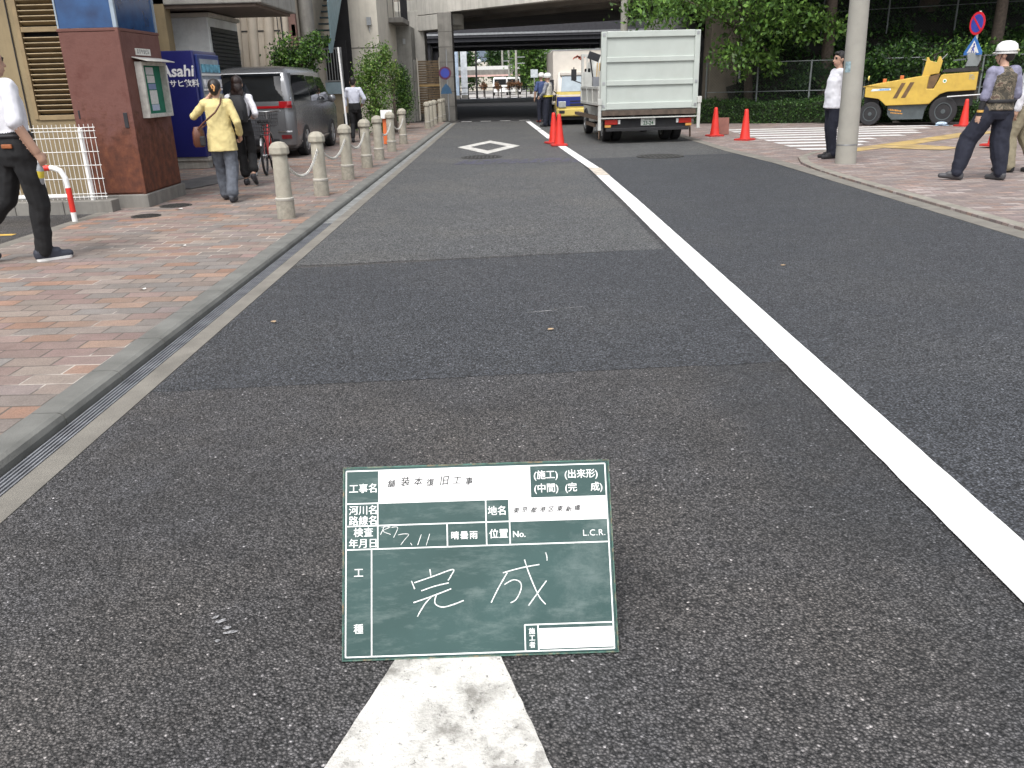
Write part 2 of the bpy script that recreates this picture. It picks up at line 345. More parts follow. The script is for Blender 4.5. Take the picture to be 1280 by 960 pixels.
# cut and refilled trench across the left lane
M_seal = mk('bitumen_seal', (.075, .073, .11), .6, var=.5, scale=20, bump=.3)
mb = MB()
for r_ in range(3):
    for k in range(12):
        x = -.98+k*.2+.06*r_; y = 15.95+.3*r_+.05*math.sin(k*2.1+r_); w = .13+.05*math.sin(k*1.3+r_*2)
        mb.add([(x, y, .0085), (x+w, y+.02, .0085), (x+w+.03, y+.2+.05*math.sin(k), .0085), (x+.02, y+.17, .0085)], [(0, 1, 2, 3)])
struct(mb, 'road_trench_seal', M_seal)
M_scuff = NT('pale_scuff'); M_scuff.base(M_scuff.ramp(M_scuff.noise(90, 5, rough=.8), [(.42, (.09, .09, .095)), (.62, (.4, .4, .4))])); M_scuff.set(.8); M_scuff = M_scuff.m
mb = MB()
for (x, y, l, w, a) in ((.22, 5.35, .2, .012, .22), (.42, 5.42, .16, .008, .2), (-.86, 2.02, .03, .014, .5), (-.83, 1.99, .02, .012, .1), (-.88, 2.04, .02, .01, 1.), (-.81, 1.97, .035, .012, .3), (-.84, 1.93, .014, .01, .2), (.05, 3.4, .015, .01, .4), (.9, 3.1, .02, .01, 1.2), (1.05, 2.6, .012, .01, .3)):
    n = 9; P_ = []
    for k in range(n): t_ = 2*math.pi*k/n; r_ = .6+.5*noise.noise(Vector((x*31+k, y*17, 2))); P_.append((x+r_*(l*math.cos(t_)*math.cos(a)-w*math.sin(t_)*math.sin(a)), y+r_*(l*math.cos(t_)*math.sin(a)+w*math.sin(t_)*math.cos(a)), .0045))
    mb.add(P_+[(x, y, .0045)], [(k, (k+1) % n, n) for k in range(n)])
struct(mb, 'road_scuff_marking', M_scuff)
# painted markings
M_line = NT('road_paint'); _c = M_line.ramp(M_line.noise(30, 6, rough=.7), [(.25, (.74, .74, .73)), (.6, (.8, .8, .79))]); M_line.base(_c); M_line.set(.6); M_line.bump(M_line.noise(150, 3), .35, .004); M_line = M_line.m
g = NT('worn_road_paint')
_w = g.ramp(g.noise(11, 8, rough=.75), [(.35, .0), (.47, .2), (.62, .85)]); _sp = g.ramp(g.noise(4.3, 5), [(.42, .06), (.56, 1.)])
g.base(g.mix(1., g.mix(g.math('MULTIPLY', _w, _sp), (.62, .605, .565), (.17, .16, .14)), g.ramp(g.noise(55, 7, rough=.75), [(.33, .2), (.42, 1.)]), 'MULTIPLY')); g.set(.7); g.bump(g.noise(120, 4), .7, .006); M_wpaint = g.m
line = [(1.45, -2), (1.45, 3), (1.45, 7.1), (1.45, 10.6), (1.42, 14.7), (1.14, 21.2), (.77, 32.6)]
mb = MB(); vs = []
def lerp_line(y, L):
    for (x0, y0), (x1, y1) in zip(L, L[1:]):
        if y0 <= y <= y1: return x0+(x1-x0)*(y-y0)/(y1-y0)
    return L[-1][0]
ys = [-2+.12*i for i in range(int(34.6/.12)+1)]
for y in ys:
    x = lerp_line(min(y, 32.6), line); j = .006*noise.noise(Vector((0, y*6, 0))); w = .195 if y < 14 else .18
    vs += [(x+j, y, .0095), (x+w-j*.7, y, .0095)]
gap = lambda y: 22.2 < y < 22.5 or 26.5 < y < 26.7
mb.add(vs, [(2*i, 2*i+1, 2*i+3, 2*i+2) for i in range(len(ys)-1) if not gap(ys[i])])
struct(mb, 'centre_line_marking', M_line)
struct(quadsheet(jag([(1.43, 13.5), (1.63, 13.35), (1.62, 14.6), (1.42, 14.75)], .004), .013), 'worn_centre_line_marking', mk('scuffed_paint', (.5, .45, .38), .8, var=.3, scale=12))
# diamond ahead of a crossing
def diamond(cx, cy, hw, hl, s, z):
    o = [(cx, cy-hl), (cx+hw, cy), (cx, cy+hl), (cx-hw, cy)]; k = 1-s
    i = [(cx+(x-cx)*k, cy+(y-cy)*k) for x, y in o]
    m = MB(); m.add([(x, y, z) for x, y in o+i], [(a, (a+1) % 4, 4+(a+1) % 4, 4+a) for a in range(4)]); return m
struct(diamond(-.4, 20.3, .74, 2.1, .42, .0085), 'diamond_marking', M_wpaint)
# near marking: the tapering tip of a painted diamond running out under the camera
_a = jag([(-.435, 1.46), (.045, 1.46), (-.02, 1.70), (-.155, 2.2), (-.2, 2.2)], .006, .012)
struct(quadsheet(jag([(-1.0, -.3), (.58, -.3), (-.155, 2.2), (-.215, 2.2)], .0035, .012), .0045), 'diamond_tip_marking', M_wpaint)
# left: gutter, slot drain, kerb, pavement
struct(MB().b2((-1.97, -3, -.15), (-1.853, 33.1, .002)), 'gutter_strip', M_gut)
struct(MB().b2((-2.085, -3, -.15), (-1.972, 33.1, -.04)), 'gutter_slot', mk('gutter_dirt', (.12, .117, .105), .9, var=.5, scale=9, bump=.4))
mb = MB()
for k in range(5): mb.b2((-2.07+.02*k, -2, -.012), (-2.062+.02*k, 9.4, -.001))
for k in range(58): mb.b2((-2.075, -2+.2*k, -.02), (-1.976, -1.985+.2*k, -.0125))
tag(mb.build('drain_grating', mk('grating_steel', (.3, .31, .33), .5, .5, var=.3, scale=8)), 'long steel slot grating set in the gutter beside the brick pavement', 'drain')
struct(MB().b2((-2.083, 9.42, -.1), (-1.974, 33, -.004)), 'gutter_fill', mk('gutter_grey', (.2, .205, .2), .85, var=.35, scale=5, dirt=.6, dirtc=(.08, .08, .075)))
mb = MB(); prof = [(-2.245, -.15), (-2.245, .05), (-2.125, .05), (-2.1, .042), (-2.088, .02), (-2.086, -.15)]
y = -3.
while y < 33: mb.prism(prof, lambda a, b, t: (a, t, b), y, y+.592); y += .6
struct(mb, 'kerb', M_kerb)
walk = [(-2.248, -3), (-2.248, 33.1), (-4.6, 33.1), (-4.6, 31), (-14, 31), (-14, 11.2), (-4.92, 10.9), (-4.92, -3)]
mb = MB(); mb.prism(walk, lambda a, b, t: (a, b, t), -.15, .045); struct(mb, 'pavement', M_bricks_l)
struct(MB().b2((-5.08, -3, -.15), (-4.925, 10.55, .044)), 'pavement_edging', M_gut)
struct(MB().b2((-16, -3, -.15), (-5.083, 10.55, .03)), 'car_park_ground', M_as_old)
struct(MB().b2((-9, 8.9, .031), (-5.3, 8.99, .034)), 'car_park_line_marking', mk('yellow_line', (.62, .4, .08), .7, var=.2))
# right: flush strip, side street, corner pavement with its kerb
cor = [(4.84, -3), (4.84, 12.4), (4.88, 13.4), (5.02, 14.5), (5.3, 15.5), (5.8, 16.3), (6.6, 17.0), (8.3, 18.6), (10.9, 20.9), (13, 21.6), (40, 21.6), (40, -3)]
struct(MB().b2((4.622, -3, -.15), (4.836, 12.19, .009)), 'road_edge_strip', M_gut)
struct(quadsheet([(4.62, 12.2), (4.84, 12.2), (4.9, 13.6), (4.86, 15.5), (4.7, 17.5), (4.62, 33.2), (4.40, 33.2), (4.45, 17.4), (4.62, 14.6)], .010), 'side_street_edge_strip', M_gut)
struct(MB().prism([(4.621, 12.2), (40, 12.2), (40, 28), (9, 33.2), (4.621, 33.2)], lambda a, b, t: (a, b, t), -.15, -.004), 'side_street_paving', M_bricks_r)
mb = MB(); mb.prism(cor, lambda a, b, t: (a, b, t), -.15, .034); struct(mb, 'corner_pavement', M_bricks_r)
# kerb ring round the corner
o1 = cor[:7]; mb = MB()
for (p, q) in zip(o1, o1[1:]):
    d = Vector((q[0]-p[0], q[1]-p[1])); L = d.length; n = max(1, int(L/.6)); d /= L; nn = Vector((-d.y, d.x))
    for k in range(n):
        a = Vector(p)+d*(L*k/n+.003); b = Vector(p)+d*(L*(k+1)/n-.003)
        ia, ib = a-nn*.15, b-nn*.15; oa, ob = a-nn*.014, b-nn*.014
        mb.add([(*oa, -.1), (*ob, -.1), (*ib, -.1), (*ia, -.1), (*oa, .036), (*ob, .036), (*ib, .038), (*ia, .038)], [(0, 1, 5, 4), (1, 2, 6, 5), (2, 3, 7, 6), (3, 0, 4, 7), (4, 5, 6, 7)])
struct(mb, 'corner_kerb', mk('pale_kerb', (.24, .225, .19), .85, var=.2, scale=5, bump=.3, bscale=100, dirt=.3), bevel=.006)
# zebra crossing over the side street, yellow guide paving
M_zeb = mk('zebra_paint', (.66, .66, .65), .6, var=.12, scale=14, dirt=.8, dirtc=(.4, .35, .32))
mb = MB(); st = 17.25
for k in range(9):
    y0 = st+k*.86; xa = 5.98+.03*k; xb = 6.55+.8*(y0-17.1)+.25*math.sin(k*1.7)
    mb.add([(xa, y0, .0005), (xb, y0-.1-.04*k, .0005), (xb, y0+.32-.04*k, .0005), (xa, y0+.42, .0005)], [(0, 1, 2, 3)])
struct(mb, 'zebra_crossing_marking', M_zeb)
M_yel = bricks('yellow_guide_paving', .3, .3, [(.55, .38, .12), (.5, .34, .1), (.6, .42, .16)], (.3, .22, .08))
struct(quadsheet([(6.55, 16.1), (6.35, 16.5), (8.2, 18.05), (10.7, 20.3), (13, 21.2), (13, 20.5), (10.9, 19.75), (8.55, 17.65)], .039), 'tactile_guide_paving', M_yel)
struct(quadsheet([(7.35, 16.75), (8.15, 15.95), (8.75, 16.35), (8.25, 17.5)], .043), 'tactile_guide_branch', M_yel)
# drain covers in road and pavement
M_iron = mk('cast_iron', (.06, .058, .055), .6, .5, var=.4, scale=30, bump=.6, bscale=50)
def manhole(name, label, x, y, z, r, dark=None):
    t = thing(name, label, 'manhole cover', (x, y, z)); m = MB().lathe([(r, -.02), (r, .004), (r*.94, .006), (r*.93, .004), (r*.001, .005)], n=28)
    m.build('cover', dark or M_iron, t, smooth=40); mm = MB()
    for k in range(-4, 5):
        for j in range(-4, 5):
            if math.hypot(k, j) < 4.3: mm.box((k*r*.19, j*r*.19, .0075), (r*.1, r*.1, .004))
    mm.build('stud_pattern', M_iron, t); return t
manhole('manhole_cover', 'small grey iron cover in the brick pavement nearer the rusty kiosk corner', -4.3, 9.98, .047, .17)
manhole('manhole_cover', 'small iron cover in the brick pavement beside the rusty kiosk plinth', -4.27, 10.85, .047, .2)
manhole('manhole_cover', 'dark round cover in the left lane just before the painted diamond', -.5, 17.45, .009, .42)
manhole('manhole_cover', 'dark round cover in the right lane behind the flatbed truck', 2.98, 16.55, .014, .45)
def leaf_litter(x, y, label, rz, c=(.36, .26, .16)):
    m = MB(); pts = [(0, -.03), (.022, -.012), (.026, .01), (.008, .035), (-.016, .02), (-.024, -.006)]
    m.add([(a, b, .004+.012*abs(a)*30*.3) for a, b in pts] + [(0, 0, .002)], [(i, (i+1) % 6, 6) for i in range(6)])
    o = m.build('fallen_leaf', mk('dry_leaf', c, .7, var=.3, scale=60)); o.scale = (.75, .75, .75); o.location = (x, y, .008); o.rotation_euler = (0, 0, rz); tag(o, label, 'leaf')
leaf_litter(-1.55, 5.24, 'dry orange leaf lying on the dark asphalt patch near the gutter', .6)
leaf_litter(2.2, 6.54, 'pale dry leaf lying on the right lane beyond the white line', 1.9)
leaf_litter(.25, 4.9, 'tiny dry leaf on the dark asphalt patch left of the white line', 2.4)

for (x, y, z, sz, l) in ((-4.1, 10.5, .049, .05, 'small white scrap of paper on the brick pavement by the iron covers'), (-3.1, 7.9, .049, .03, 'tiny white scrap on the brick pavement nearer the walking man'), (-2.75, 6.1, .049, .028, 'tiny pale scrap on the brick pavement beside the kerb')):
    m = MB(); P_ = [(sz*(1+.3*math.sin(k*2.7))*math.cos(k*1.05), sz*.7*math.sin(k*1.05), .006+.006*math.sin(k*1.9)) for k in range(6)]; m.add(P_+[(0, 0, .004)], [(k, (k+1) % 6, 6) for k in range(6)])
    o = m.build('paper_scrap', mk('scrap_paper', (.6, .59, .56), .8, var=.1)); o.location = (x, y, z); tag(o, l, 'litter')
# ================================================================ left side: buildings and street furniture
ZS = .045
M_tan = mk('tan_render', (.27, .21, .12), .9, streak=.25, var=.14, scale=2.2, bump=.4, bscale=160, dirt=.3, dirtc=(.16, .12, .07))
M_tanp = mk('tan_metal_paint', (.26, .19, .1), .6, var=.18, scale=9, dirt=.3, dirtc=(.15, .11, .06))
M_cream = mk('cream_tile', (.5, .44, .36), .8, streak=.35, var=.1, scale=2, bump=.15, bscale=40, dirt=.3, dirtc=(.26, .22, .18))
M_creaml = mk('pale_render', (.6, .56, .48), .85, streak=.3, var=.08, scale=2, dirt=.25, dirtc=(.35, .32, .28))
M_brown = mk('brown_tile', (.16, .09, .075), .8, var=.25, scale=4)
M_teal = mk('dark_teal_steel', (.045, .075, .085), .5, .2, var=.25)
M_tealp = mk('teal_panel', (.2, .3, .33), .5, .1, var=.15)
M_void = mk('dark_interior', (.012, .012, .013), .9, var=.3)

# tan building with a louvred vent
t = thing('tan_building', 'tan rendered building with a tall louvred vent behind the white mesh fence', 'building', (-5.4, 11.3, 0))
m = MB(); m.b2((-9, 0, -.1), (-.68, 8, 6.2)); m.b2((-.18, 0, -.1), (.07, 8, 6.2)); m.b2((-.68, 0, -.1), (-.18, 8, .95)); m.b2((-.68, .16, .95), (-.18, 8, 6.2))
m.v = []; m.f = []; m.m = []
for lo, hi in (((-9, 0, -.1), (-.66, 1.6, 6.2)), ((-.06, 0, -.1), (.1, 1.6, 6.2)), ((-.66, 0, -.1), (-.06, 1.6, 1.13)), ((-.66, .14, 1.13), (-.06, 1.6, 6.2))): m.b2(lo, hi)
m.build('wall', M_tan, t)
m = MB(); m.b2((-9, -.12, -.1), (.03, -.003, .16)); m.build('plinth', M_concd, t, bevel=.008)
m = MB(); m.tube([(-.02, -.035, .2), (-.02, -.035, 6)], .022, 10); m.build('drainpipe', M_tanp, t, smooth=60)
for z in (1.5, 2.7): MB().b2((-.05, -.06, z), (.01, -.004, z+.03)).build('pipe_clip', M_dark, t)
m = MB(); m.tube([(-.75, -.012, .2), (-.752, -.012, 1.9), (-.74, -.012, 3.2)], .008, 6); m.build('cable', M_black, t)
v = thing('vent', None, None, (0, 0, 0)); v.parent = t
m = MB()
for x in (-.645, -.08): m.b2((x-.025, -.02, 1.13), (x+.025, .05, 4.2))
for z in (1.15, 2.2, 3.2): m.b2((-.618, -.018, z-.03), (-.107, .05, z+.03))
m.build('vent_frame', M_tanp, v, bevel=.004)
m = MB(); z = 1.22
while z < 3.15:
    if not (2.13 < z < 2.25): m.box((-.363, .03, z), (.5, .085, .012), rx=R(-28))
    z += .062
m.build('louvre', M_tanp, v)
MB().b2((-.655, .1, 1.13), (-.065, .135, 4.2)).build('backing', M_void, v)

# rusty kiosk with blue glazing above
M_rust = NT('rusty_red_steel')
_b = M_rust.ramp(M_rust.noise(2.6, 7, rough=.65), [(.3, (.115, .043, .034)), (.52, (.15, .063, .05)), (.72, (.105, .032, .023))])
_z = M_rust.n('ShaderNodeSeparateXYZ'); M_rust.lk(M_rust.co, _z.inputs[0])
_zm = M_rust.ramp(M_rust.math('ADD', _z.outputs[2], M_rust.math('MULTIPLY', M_rust.noise(3.5, 6, rough=.7), 1.7)), [(.75, .0), (1.0, .0)])
_rm = M_rust.math('SUBTRACT', 2.3, M_rust.math('ADD', _z.outputs[2], M_rust.math('MULTIPLY', M_rust.noise(4.5, 7, rough=.72), 2.0)))
_rm = M_rust.ramp(_rm, [(.15, 0.), (.5, .9)])
_c = M_rust.mix(_rm, _b, M_rust.ramp(M_rust.noise(9, 6), [(.3, (.055, .018, .01)), (.55, (.13, .04, .018)), (.75, (.2, .07, .03))]))
M_rust.base(_c); M_rust.set(.75, .1); M_rust.bump(M_rust.noise(35, 6), .35, .01); M_rust = M_rust.m
M_blueg = NT('blue_sheeting'); _c = M_blueg.ramp(M_blueg.noise(3, 5), [(.3, (.008, .028, .09)), (.7, (.02, .085, .23))]); M_blueg.base(_c); M_blueg.set(.15, 0, .6); M_blueg = M_blueg.m
KX, KY = -4.6, 10.78
t = thing('rusty_kiosk', 'rusty red steel kiosk with blue upper panes and a green notice case on its side', 'kiosk', (KX, KY, .04))
m = MB(); m.b2((-.74, 0, .2), (-.003, .004, 2.14)); m.v = []; m.f = []; m.m = []
m.b2((-.72, .02, .17), (-.012, 1.25, 2.1)); m.build('body', M_rust, t)
m = MB(); m.b2((-.715, .003, .19), (-.03, .018, 2.085)); m.b2((-.0095, .06, .19), (0.004, 1.23, 2.085)); m.build('steel_panel', M_rust, t, bevel=.004)
m = MB(); m.b2((-.035, -.004, .17), (.008, .05, 2.1)); m.b2((-.73, -.002, 2.09), (.006, 1.26, 2.125)); m.build('trim', M_rust, t, bevel=.006)
MB().b2((-.66, -.003, 1.1), (-.64, .02, 1.2)).build('hinge', M_dark, t, bevel=.004); MB().b2((-.11, -.006, .98), (-.06, .003, 1.16)).build('handle', M_dark, t, bevel=.004)
MB().b2((-.76, -.02, -.1), (.03, 1.29, .17)).build('plinth', M_concd, t, bevel=.012)
MB().b2((-.7, .03, 2.13), (-.052, .05, 3.3)).build('blue_pane', M_blueg, t); MB().b2((-.045, .07, 2.13), (-.025, 1.22, 3.3)).build('blue_pane', M_blueg, t)
for lo, hi in (((-.05, .01, 2.13), (-.005, .055, 3.3)), ((-.05, 1.22, 2.13), (-.005, 1.25, 3.3)), ((-.72, .02, 2.13), (-.701, .05, 3.3))): MB().b2(lo, hi).build('mullion', mk('grey_trim', (.3, .36, .42), .5, .3, var=.15), t)
MB().b2((-.78, -.05, 3.3), (.05, 1.3, 3.42)).build('roof', M_rust, t, bevel=.01)
# its small white sign
m = MB().b2((.0045, .4, 1.83), (.011, .86, 1.91)); s = m.build('name_plate', mk('sign_cream', (.7, .68, .62), .6, var=.06), t)
text('ますやまビル', .066, mk('sign_ink', (.05, .05, .05), .7), s, frame((.0125, .43, 1.85), (0, 1, 0), (0, 0, 1)), sx=.98)
# notice case
nc = thing('notice_case', 'green felt notice case with a white frame and little roof on the kiosk side', 'notice board', (KX, KY, .04))
x0 = .006
m = MB(); ny0, ny1, nz0, nz1 = .3, 1.1, 1.08, 1.75
for lo, hi in (((x0, ny0, nz0), (x0+.09, ny0+.05, nz1)), ((x0, ny1-.05, nz0), (x0+.09, ny1, nz1)), ((x0, ny0+.052, nz0), (x0+.09, ny1-.052, nz0+.045)), ((x0, ny0+.052, nz1-.04), (x0+.09, ny1-.052, nz1))): m.b2(lo, hi)
m.build('case_frame', mk('aged_white_paint', (.52, .51, .47), .6, var=.15, scale=12, dirt=.4), nc, bevel=.003)
MB().box((x0+.09, (ny0+ny1)/2, nz1+.03), (.22, ny1-ny0+.08, .012), ry=R(14)).build('roof', mk('aged_white_paint', (.52, .51, .47)), nc, bevel=.003)
MB().b2((x0+.001, ny0+.045, nz0+.04), (x0+.012, ny1-.045, nz1-.035)).build('felt_panel', mk('green_felt', (.015, .15, .09), .95, var=.12, scale=20), nc)
for i, (za, zb, cc) in enumerate(((1.6, 1.69, (.55, .56, .58)), (1.5, 1.59, (.6, .6, .58)), (1.42, 1.49, (.2, .26, .42)), (1.24, 1.41, (.62, .63, .6)), (1.16, 1.235, (.42, .48, .6)))):
    MB().b2((x0+.0125, .58+.008*i, za), (x0+.015, .82+.008*i, zb)).build('notice', mk('paper_%d' % i, cc, .8, var=.12, scale=40), nc)

# white mesh fence
t = thing('mesh_fence', 'white wire mesh fence on a concrete kerb in front of the tan wall', 'fence', (-5.02, 10.5, .03))
m = MB()
for x in (-.12, -2.1, -4.1):
    m = MB(); m.cyl((x, 0, 0), (x, 0, 1.0), .03, n=12); m.ell((x, 0, 1.0), (.031, .031, .015), 12, 6); m.build('post', M_white, t, smooth=50)
m = MB(); k = 0
while k < 85: m.cyl((.06-.055*k, -.034, .17), (.06-.055*k, -.034, 1.06), .0035, n=5); k += 1
for z in (.2, .24, .42, .58, .74, .9, .98, 1.02): m.cyl((.08, -.04, z), (-4.7, -.04, z), .0042, n=5)
m.build('wire_mesh', M_white, t)
m = MB()
for k in range(8): m.b2((-.6*k-.595+.14, -.1, -.1), (-.6*k+.14, .12, .16))
m.build('kerb_block', M_concd, t, bevel=.01)
# red and white barrier hoop
t = thing('barrier_hoop', 'bent red and white steel pipe barrier at the car park edge', 'barrier', (-5.02, 9.72, .03))
path = [(0, 0, 0), (0, 0, .36), (-.01, 0, .5), (-.05, 0, .585), (-.13, 0, .62), (-.5, -.03, .62), (-1.3, -.1, .62), (-1.38, -.1, .59), (-1.42, -.1, .5), (-1.43, -.1, .3), (-1.43, -.1, 0)]
def seg(a, b): 
    P = [Vector(p) for p in path]; out = []; acc = 0
    for p, q in zip(P, P[1:]):
        L = (q-p).length
        for k in range(13):
            s_ = acc+L*k/12
            if a <= s_ <= b: out.append(p+(q-p)*k/12)
        acc += L
    return out
wm, rm = MB(), MB(); cuts = [0, .12, .38, .72, .98, 1.4, 1.7, 2.05, 2.3, 2.7]
for i, (a, b) in enumerate(zip(cuts, cuts[1:])):
    p = seg(a-.02, b+.02)
    if len(p) > 1 and i % 2: MB().tube(p, .031, 12).build('red_band', M_red, t, smooth=50)
    elif len(p) > 1: wm.tube(p, .030, 12)
wm.tube([(0, 0, .3), (-1.43, -.1, .3)], .022, 10)
wm.build('pipe', M_white, t, smooth=50)
# steel plate ramp by the vending machine
t = MB().prism([(-4.72, 12.65), (-4.2, 14.4), (-5.0, 14.6), (-5.6, 12.9)], lambda a, b, z: (a, b, z), .047, .062).build('steel_plate', mk('worn_plate', (.12, .115, .11), .65, .3, var=.25, scale=6, bump=.3), None, bevel=.003)
tag(t, 'dark steel plate lying on the paving below the vending machine', 'plate')

# vending machine
M_vblue = mk('vending_blue', (.012, .014, .11), .28, 0, var=.12, scale=2)
M_vblue2 = mk('vending_front_blue', (.03, .05, .2), .3, 0, var=.12)
VX, VY = -5.56, 16.0
t = thing('vending_machine', 'dark blue drinks vending machine with white lettering on its side', 'vending machine', (VX, VY, .045))
m = MB(); m.rloft([(.22, 0, 1.3, .42, .03), (2.03, 0, 1.3, .42, .03), (2.06, .01, 1.29, .41, .03)], 4); m.v = [(a-.42, b, c) for a, b, c in m.v]
m.build('cabinet', M_vblue, t, smooth=40)
M_wtxt = mk('white_lettering', (.8, .8, .8), .5, var=.02)
text('Asahi', .27, M_wtxt, t, frame((-.62, -.004, 1.63), (1, 0, 0), (0, 0, 1)), bold=.025, shear=.12)
text('アサヒ飲料', .135, M_wtxt, t, frame((-.63, -.004, 1.46), (1, 0, 0), (0, 0, 1)), bold=.02)
m = MB(); m.b2((.001, .06, .3), (.05, 1.25, 2.0)); m.build('front_door', M_vblue2, t, bevel=.012)
m = MB(); m.b2((.051, .14, 1.1), (.058, 1.16, 1.92)); m.build('display_window', mk('display_grey', (.32, .36, .4), .2, var=.2, scale=8), t)
for r_ in range(3):
    m = MB()
    for k in range(9): m.cyl((.075, .2+.11*k, 1.17+.26*r_), (.075, .2+.11*k, 1.31+.26*r_), .032, n=10)
    m.build('drink_can', [mk('can_mix_%d' % r_, ((.5, .46, .35), (.6, .6, .62), (.12, .3, .4))[r_], .35, .3, var=.6, scale=9)], t, smooth=50)
    MB().b2((.059, .15, 1.115+.26*r_), (.085, 1.15, 1.15+.26*r_)).build('price_strip', M_white, t)
MB().b2((.051, .3, .42), (.075, 1.0, .6)).build('delivery_flap', M_dark, t, bevel=.006)
MB().b2((.051, .85, .75), (.07, 1.08, 1.05)).build('coin_panel', M_steel, t, bevel=.005)
m = MB(); m.b2((-.8, .04, 0), (-.02, .3, .2)); m.b2((-.8, .95, 0), (-.02, 1.24, .2)); m.b2((-.83, .02, .14), (.03, 1.28, .215)); m.build('base', M_conc, t, bevel=.01)

# big grey plant cabinet with dark grille, pipes on top
t = thing('plant_cabinet', 'tall pale grey equipment cabinet with a dark side grille behind the vending machine', 'equipment cabinet', (-6.0, 18.4, .045))
m = MB(); m.b2((-1.3, 0, 0), (0, 2.0, 2.78)); m.build('casing', mk('pale_grey_metal', (.78, .8, .79), .5, .1, var=.1, scale=3, dirt=.3), t, bevel=.02)
m = MB(); m.b2((.002, .12, .25), (.02, 1.9, 2.6)); g_ = m.build('grille', M_dark, t)
m = MB()
for k in range(30): m.box((.024, 1.0, .3+.076*k), (.02, 1.74, .02), ry=R(30))
m.build('grille_slat', M_dark, t)
m = MB(); m.b2((-1.36, -.05, 2.78), (.06, 2.05, 2.86)); m.build('lid', M_creaml, t, bevel=.01)
m = MB()
for k in range(4): m.tube([(-1.2+.22*k, .3, 2.92+.05*k), (-.5+.1*k, .25, 2.97+.03*k), (-.1, .5+.1*k, 2.93), (-.05, 1.9, 2.93)], .05, 10)
m.build('pipe', M_creaml, t, smooth=60)

# building with fluted cream wall, canopy slab and a passage painted dark
t = thing('apartment_building', 'cream tiled apartment building with fluted wall and overhanging canopy slab', 'building', (-7, 16, 0))
m = MB(); m.b2((-9, 8.2, -.1), (1.5, 16, 7.5)); m.b2((-9, -2.8, -.1), (-.55, 8.2, 7.5)); m.build('wall', M_cream, t)
m = MB()
for k in range(5): m.cyl((-.75+.44*k, 8.2, -.1), (-.35+.44*k, 8.2, 7.4), .14, n=14)
m.build('wall_flute', M_cream, t, smooth=50)
m = MB(); m.b2((-.5, 8.185, 2.86), (1.5, 8.198, 2.89)); m.b2((1.0, 8.04, -.1), (1.02, 8.06, 7)); m.b2((1.1, 8.03, -.1), (1.125, 8.06, 7)); m.build('drainpipe', M_dark, t)
m = MB(); m.b2((1.32, 8.0, -.1), (1.5, 8.19, 7.4)); m.build('brown_pier', M_brown, t)
m = MB(); m.cyl((1.7, 8.5, -.1), (1.7, 8.5, 7.4), .19, n=24); m.build('column', M_concd, t, smooth=50)
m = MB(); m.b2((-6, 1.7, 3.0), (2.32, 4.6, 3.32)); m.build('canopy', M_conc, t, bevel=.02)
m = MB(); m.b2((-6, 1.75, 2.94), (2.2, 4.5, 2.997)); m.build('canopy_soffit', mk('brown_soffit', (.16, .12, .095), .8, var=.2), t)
m = MB(); m.b2((.1, 1.7, -.1), (.42, 2.0, 6)); m.build('tan_column', M_tan, t)
m = MB(); m.b2((-.54, -2.6, .1), (-.5, 2.4, 2.8)); m.build('opening_shade_panel', M_void, t)  # flat panel on the wall; near-black colour paints in an opening's shade
m = MB(); m.ell((-.15, 7.95, 2.35), (.13, .1, .15), 14, 8); m.cyl((-.15, 8.2, 2.35), (-.15, 7.95, 2.35), .04); m.build('wall_lamp', M_steel, t, smooth=60)
lm = MB(); lm.b2((1.38, 8.0, 2.72), (1.48, 8.1, 3.0)); lm.build('lantern', M_dark, t)

# teal external stair
t = thing('steel_staircase', 'dark teal steel outside staircase rising beside the cream building', 'staircase', (-5.2, 26.2, 0))
m = MB()
for k in range(12): m.box((-.35, -.5+.27*k+.6, 2.62+.19*k), (.95, .28, .04))
m.build('tread', M_teal, t)
fn = lambda x: (lambda a, b, z: (x+z, a, b))
m = MB()
for x in (-.85, .12): m.prism([(-.15, 2.35), (.1, 2.35), (3.6, 4.85), (3.6, 5.25), (-.15, 2.6)], fn(x), 0, .05)
m.build('stringer', M_tealp, t)
m = MB(); m.prism([(-.1, 2.7), (.1, 2.85), (3.6, 5.4), (3.6, 6.4), (-.1, 3.7)], fn(.18), 0, .03); m.build('side_panel', M_tealp, t)
m = MB(); m.b2((-.95, 3.0, -.1), (-.75, 3.2, 5)); m.b2((-.7, 3.2, -.05), (.2, 3.3, 6.5)); m.build('post', M_void, t)
# barred gate with low wall
t = thing('barred_gate', 'grey vertical bar gate above a low tan wall beside the van', 'gate', (-5.35, 27.2, .045))
m = MB(); m.b2((-.42, -.02, 1.52), (.4, .02, 1.56)); m.b2((-.42, -.02, 2.44), (.4, .02, 2.49))
for x in (-.42, .38): m.b2((x, -.025, 1.2), (x+.04, .025, 2.5))
m.build('gate_frame', M_steel, t)
m = MB()
for k in range(9): m.cyl((-.34+.085*k, 0, 1.55), (-.34+.085*k, 0, 2.45), .012, n=8)
m.build('bar', M_steel, t, smooth=50)
MB().b2((-.4, -.03, 1.16), (.4, .03, 1.5)).build('lower_panel', mk('pale_blue_panel', (.32, .42, .47), .5, var=.08), t)
MB().b2((-.6, .1, -.1), (.55, .3, 1.2)).build('low_wall', mk('tan_wall', (.36, .31, .22), .9, var=.15), t, bevel=.01)
MB().b2((-.6, .4, 1.2), (.5, .44, 2.7)).build('backing', M_void, t)
t = thing('gate_pillar', 'pale concrete gate pillar between the barred gate and the green shrub', 'pillar', (-4.35, 27.3, .045))
MB().b2((-.25, -.2, -.1), (.25, .2, 1.2)).build('shaft', M_creaml, t, bevel=.01); MB().b2((-.28, -.23, 1.2), (.28, .23, 1.26)).build('cap', M_conc, t, bevel=.01)
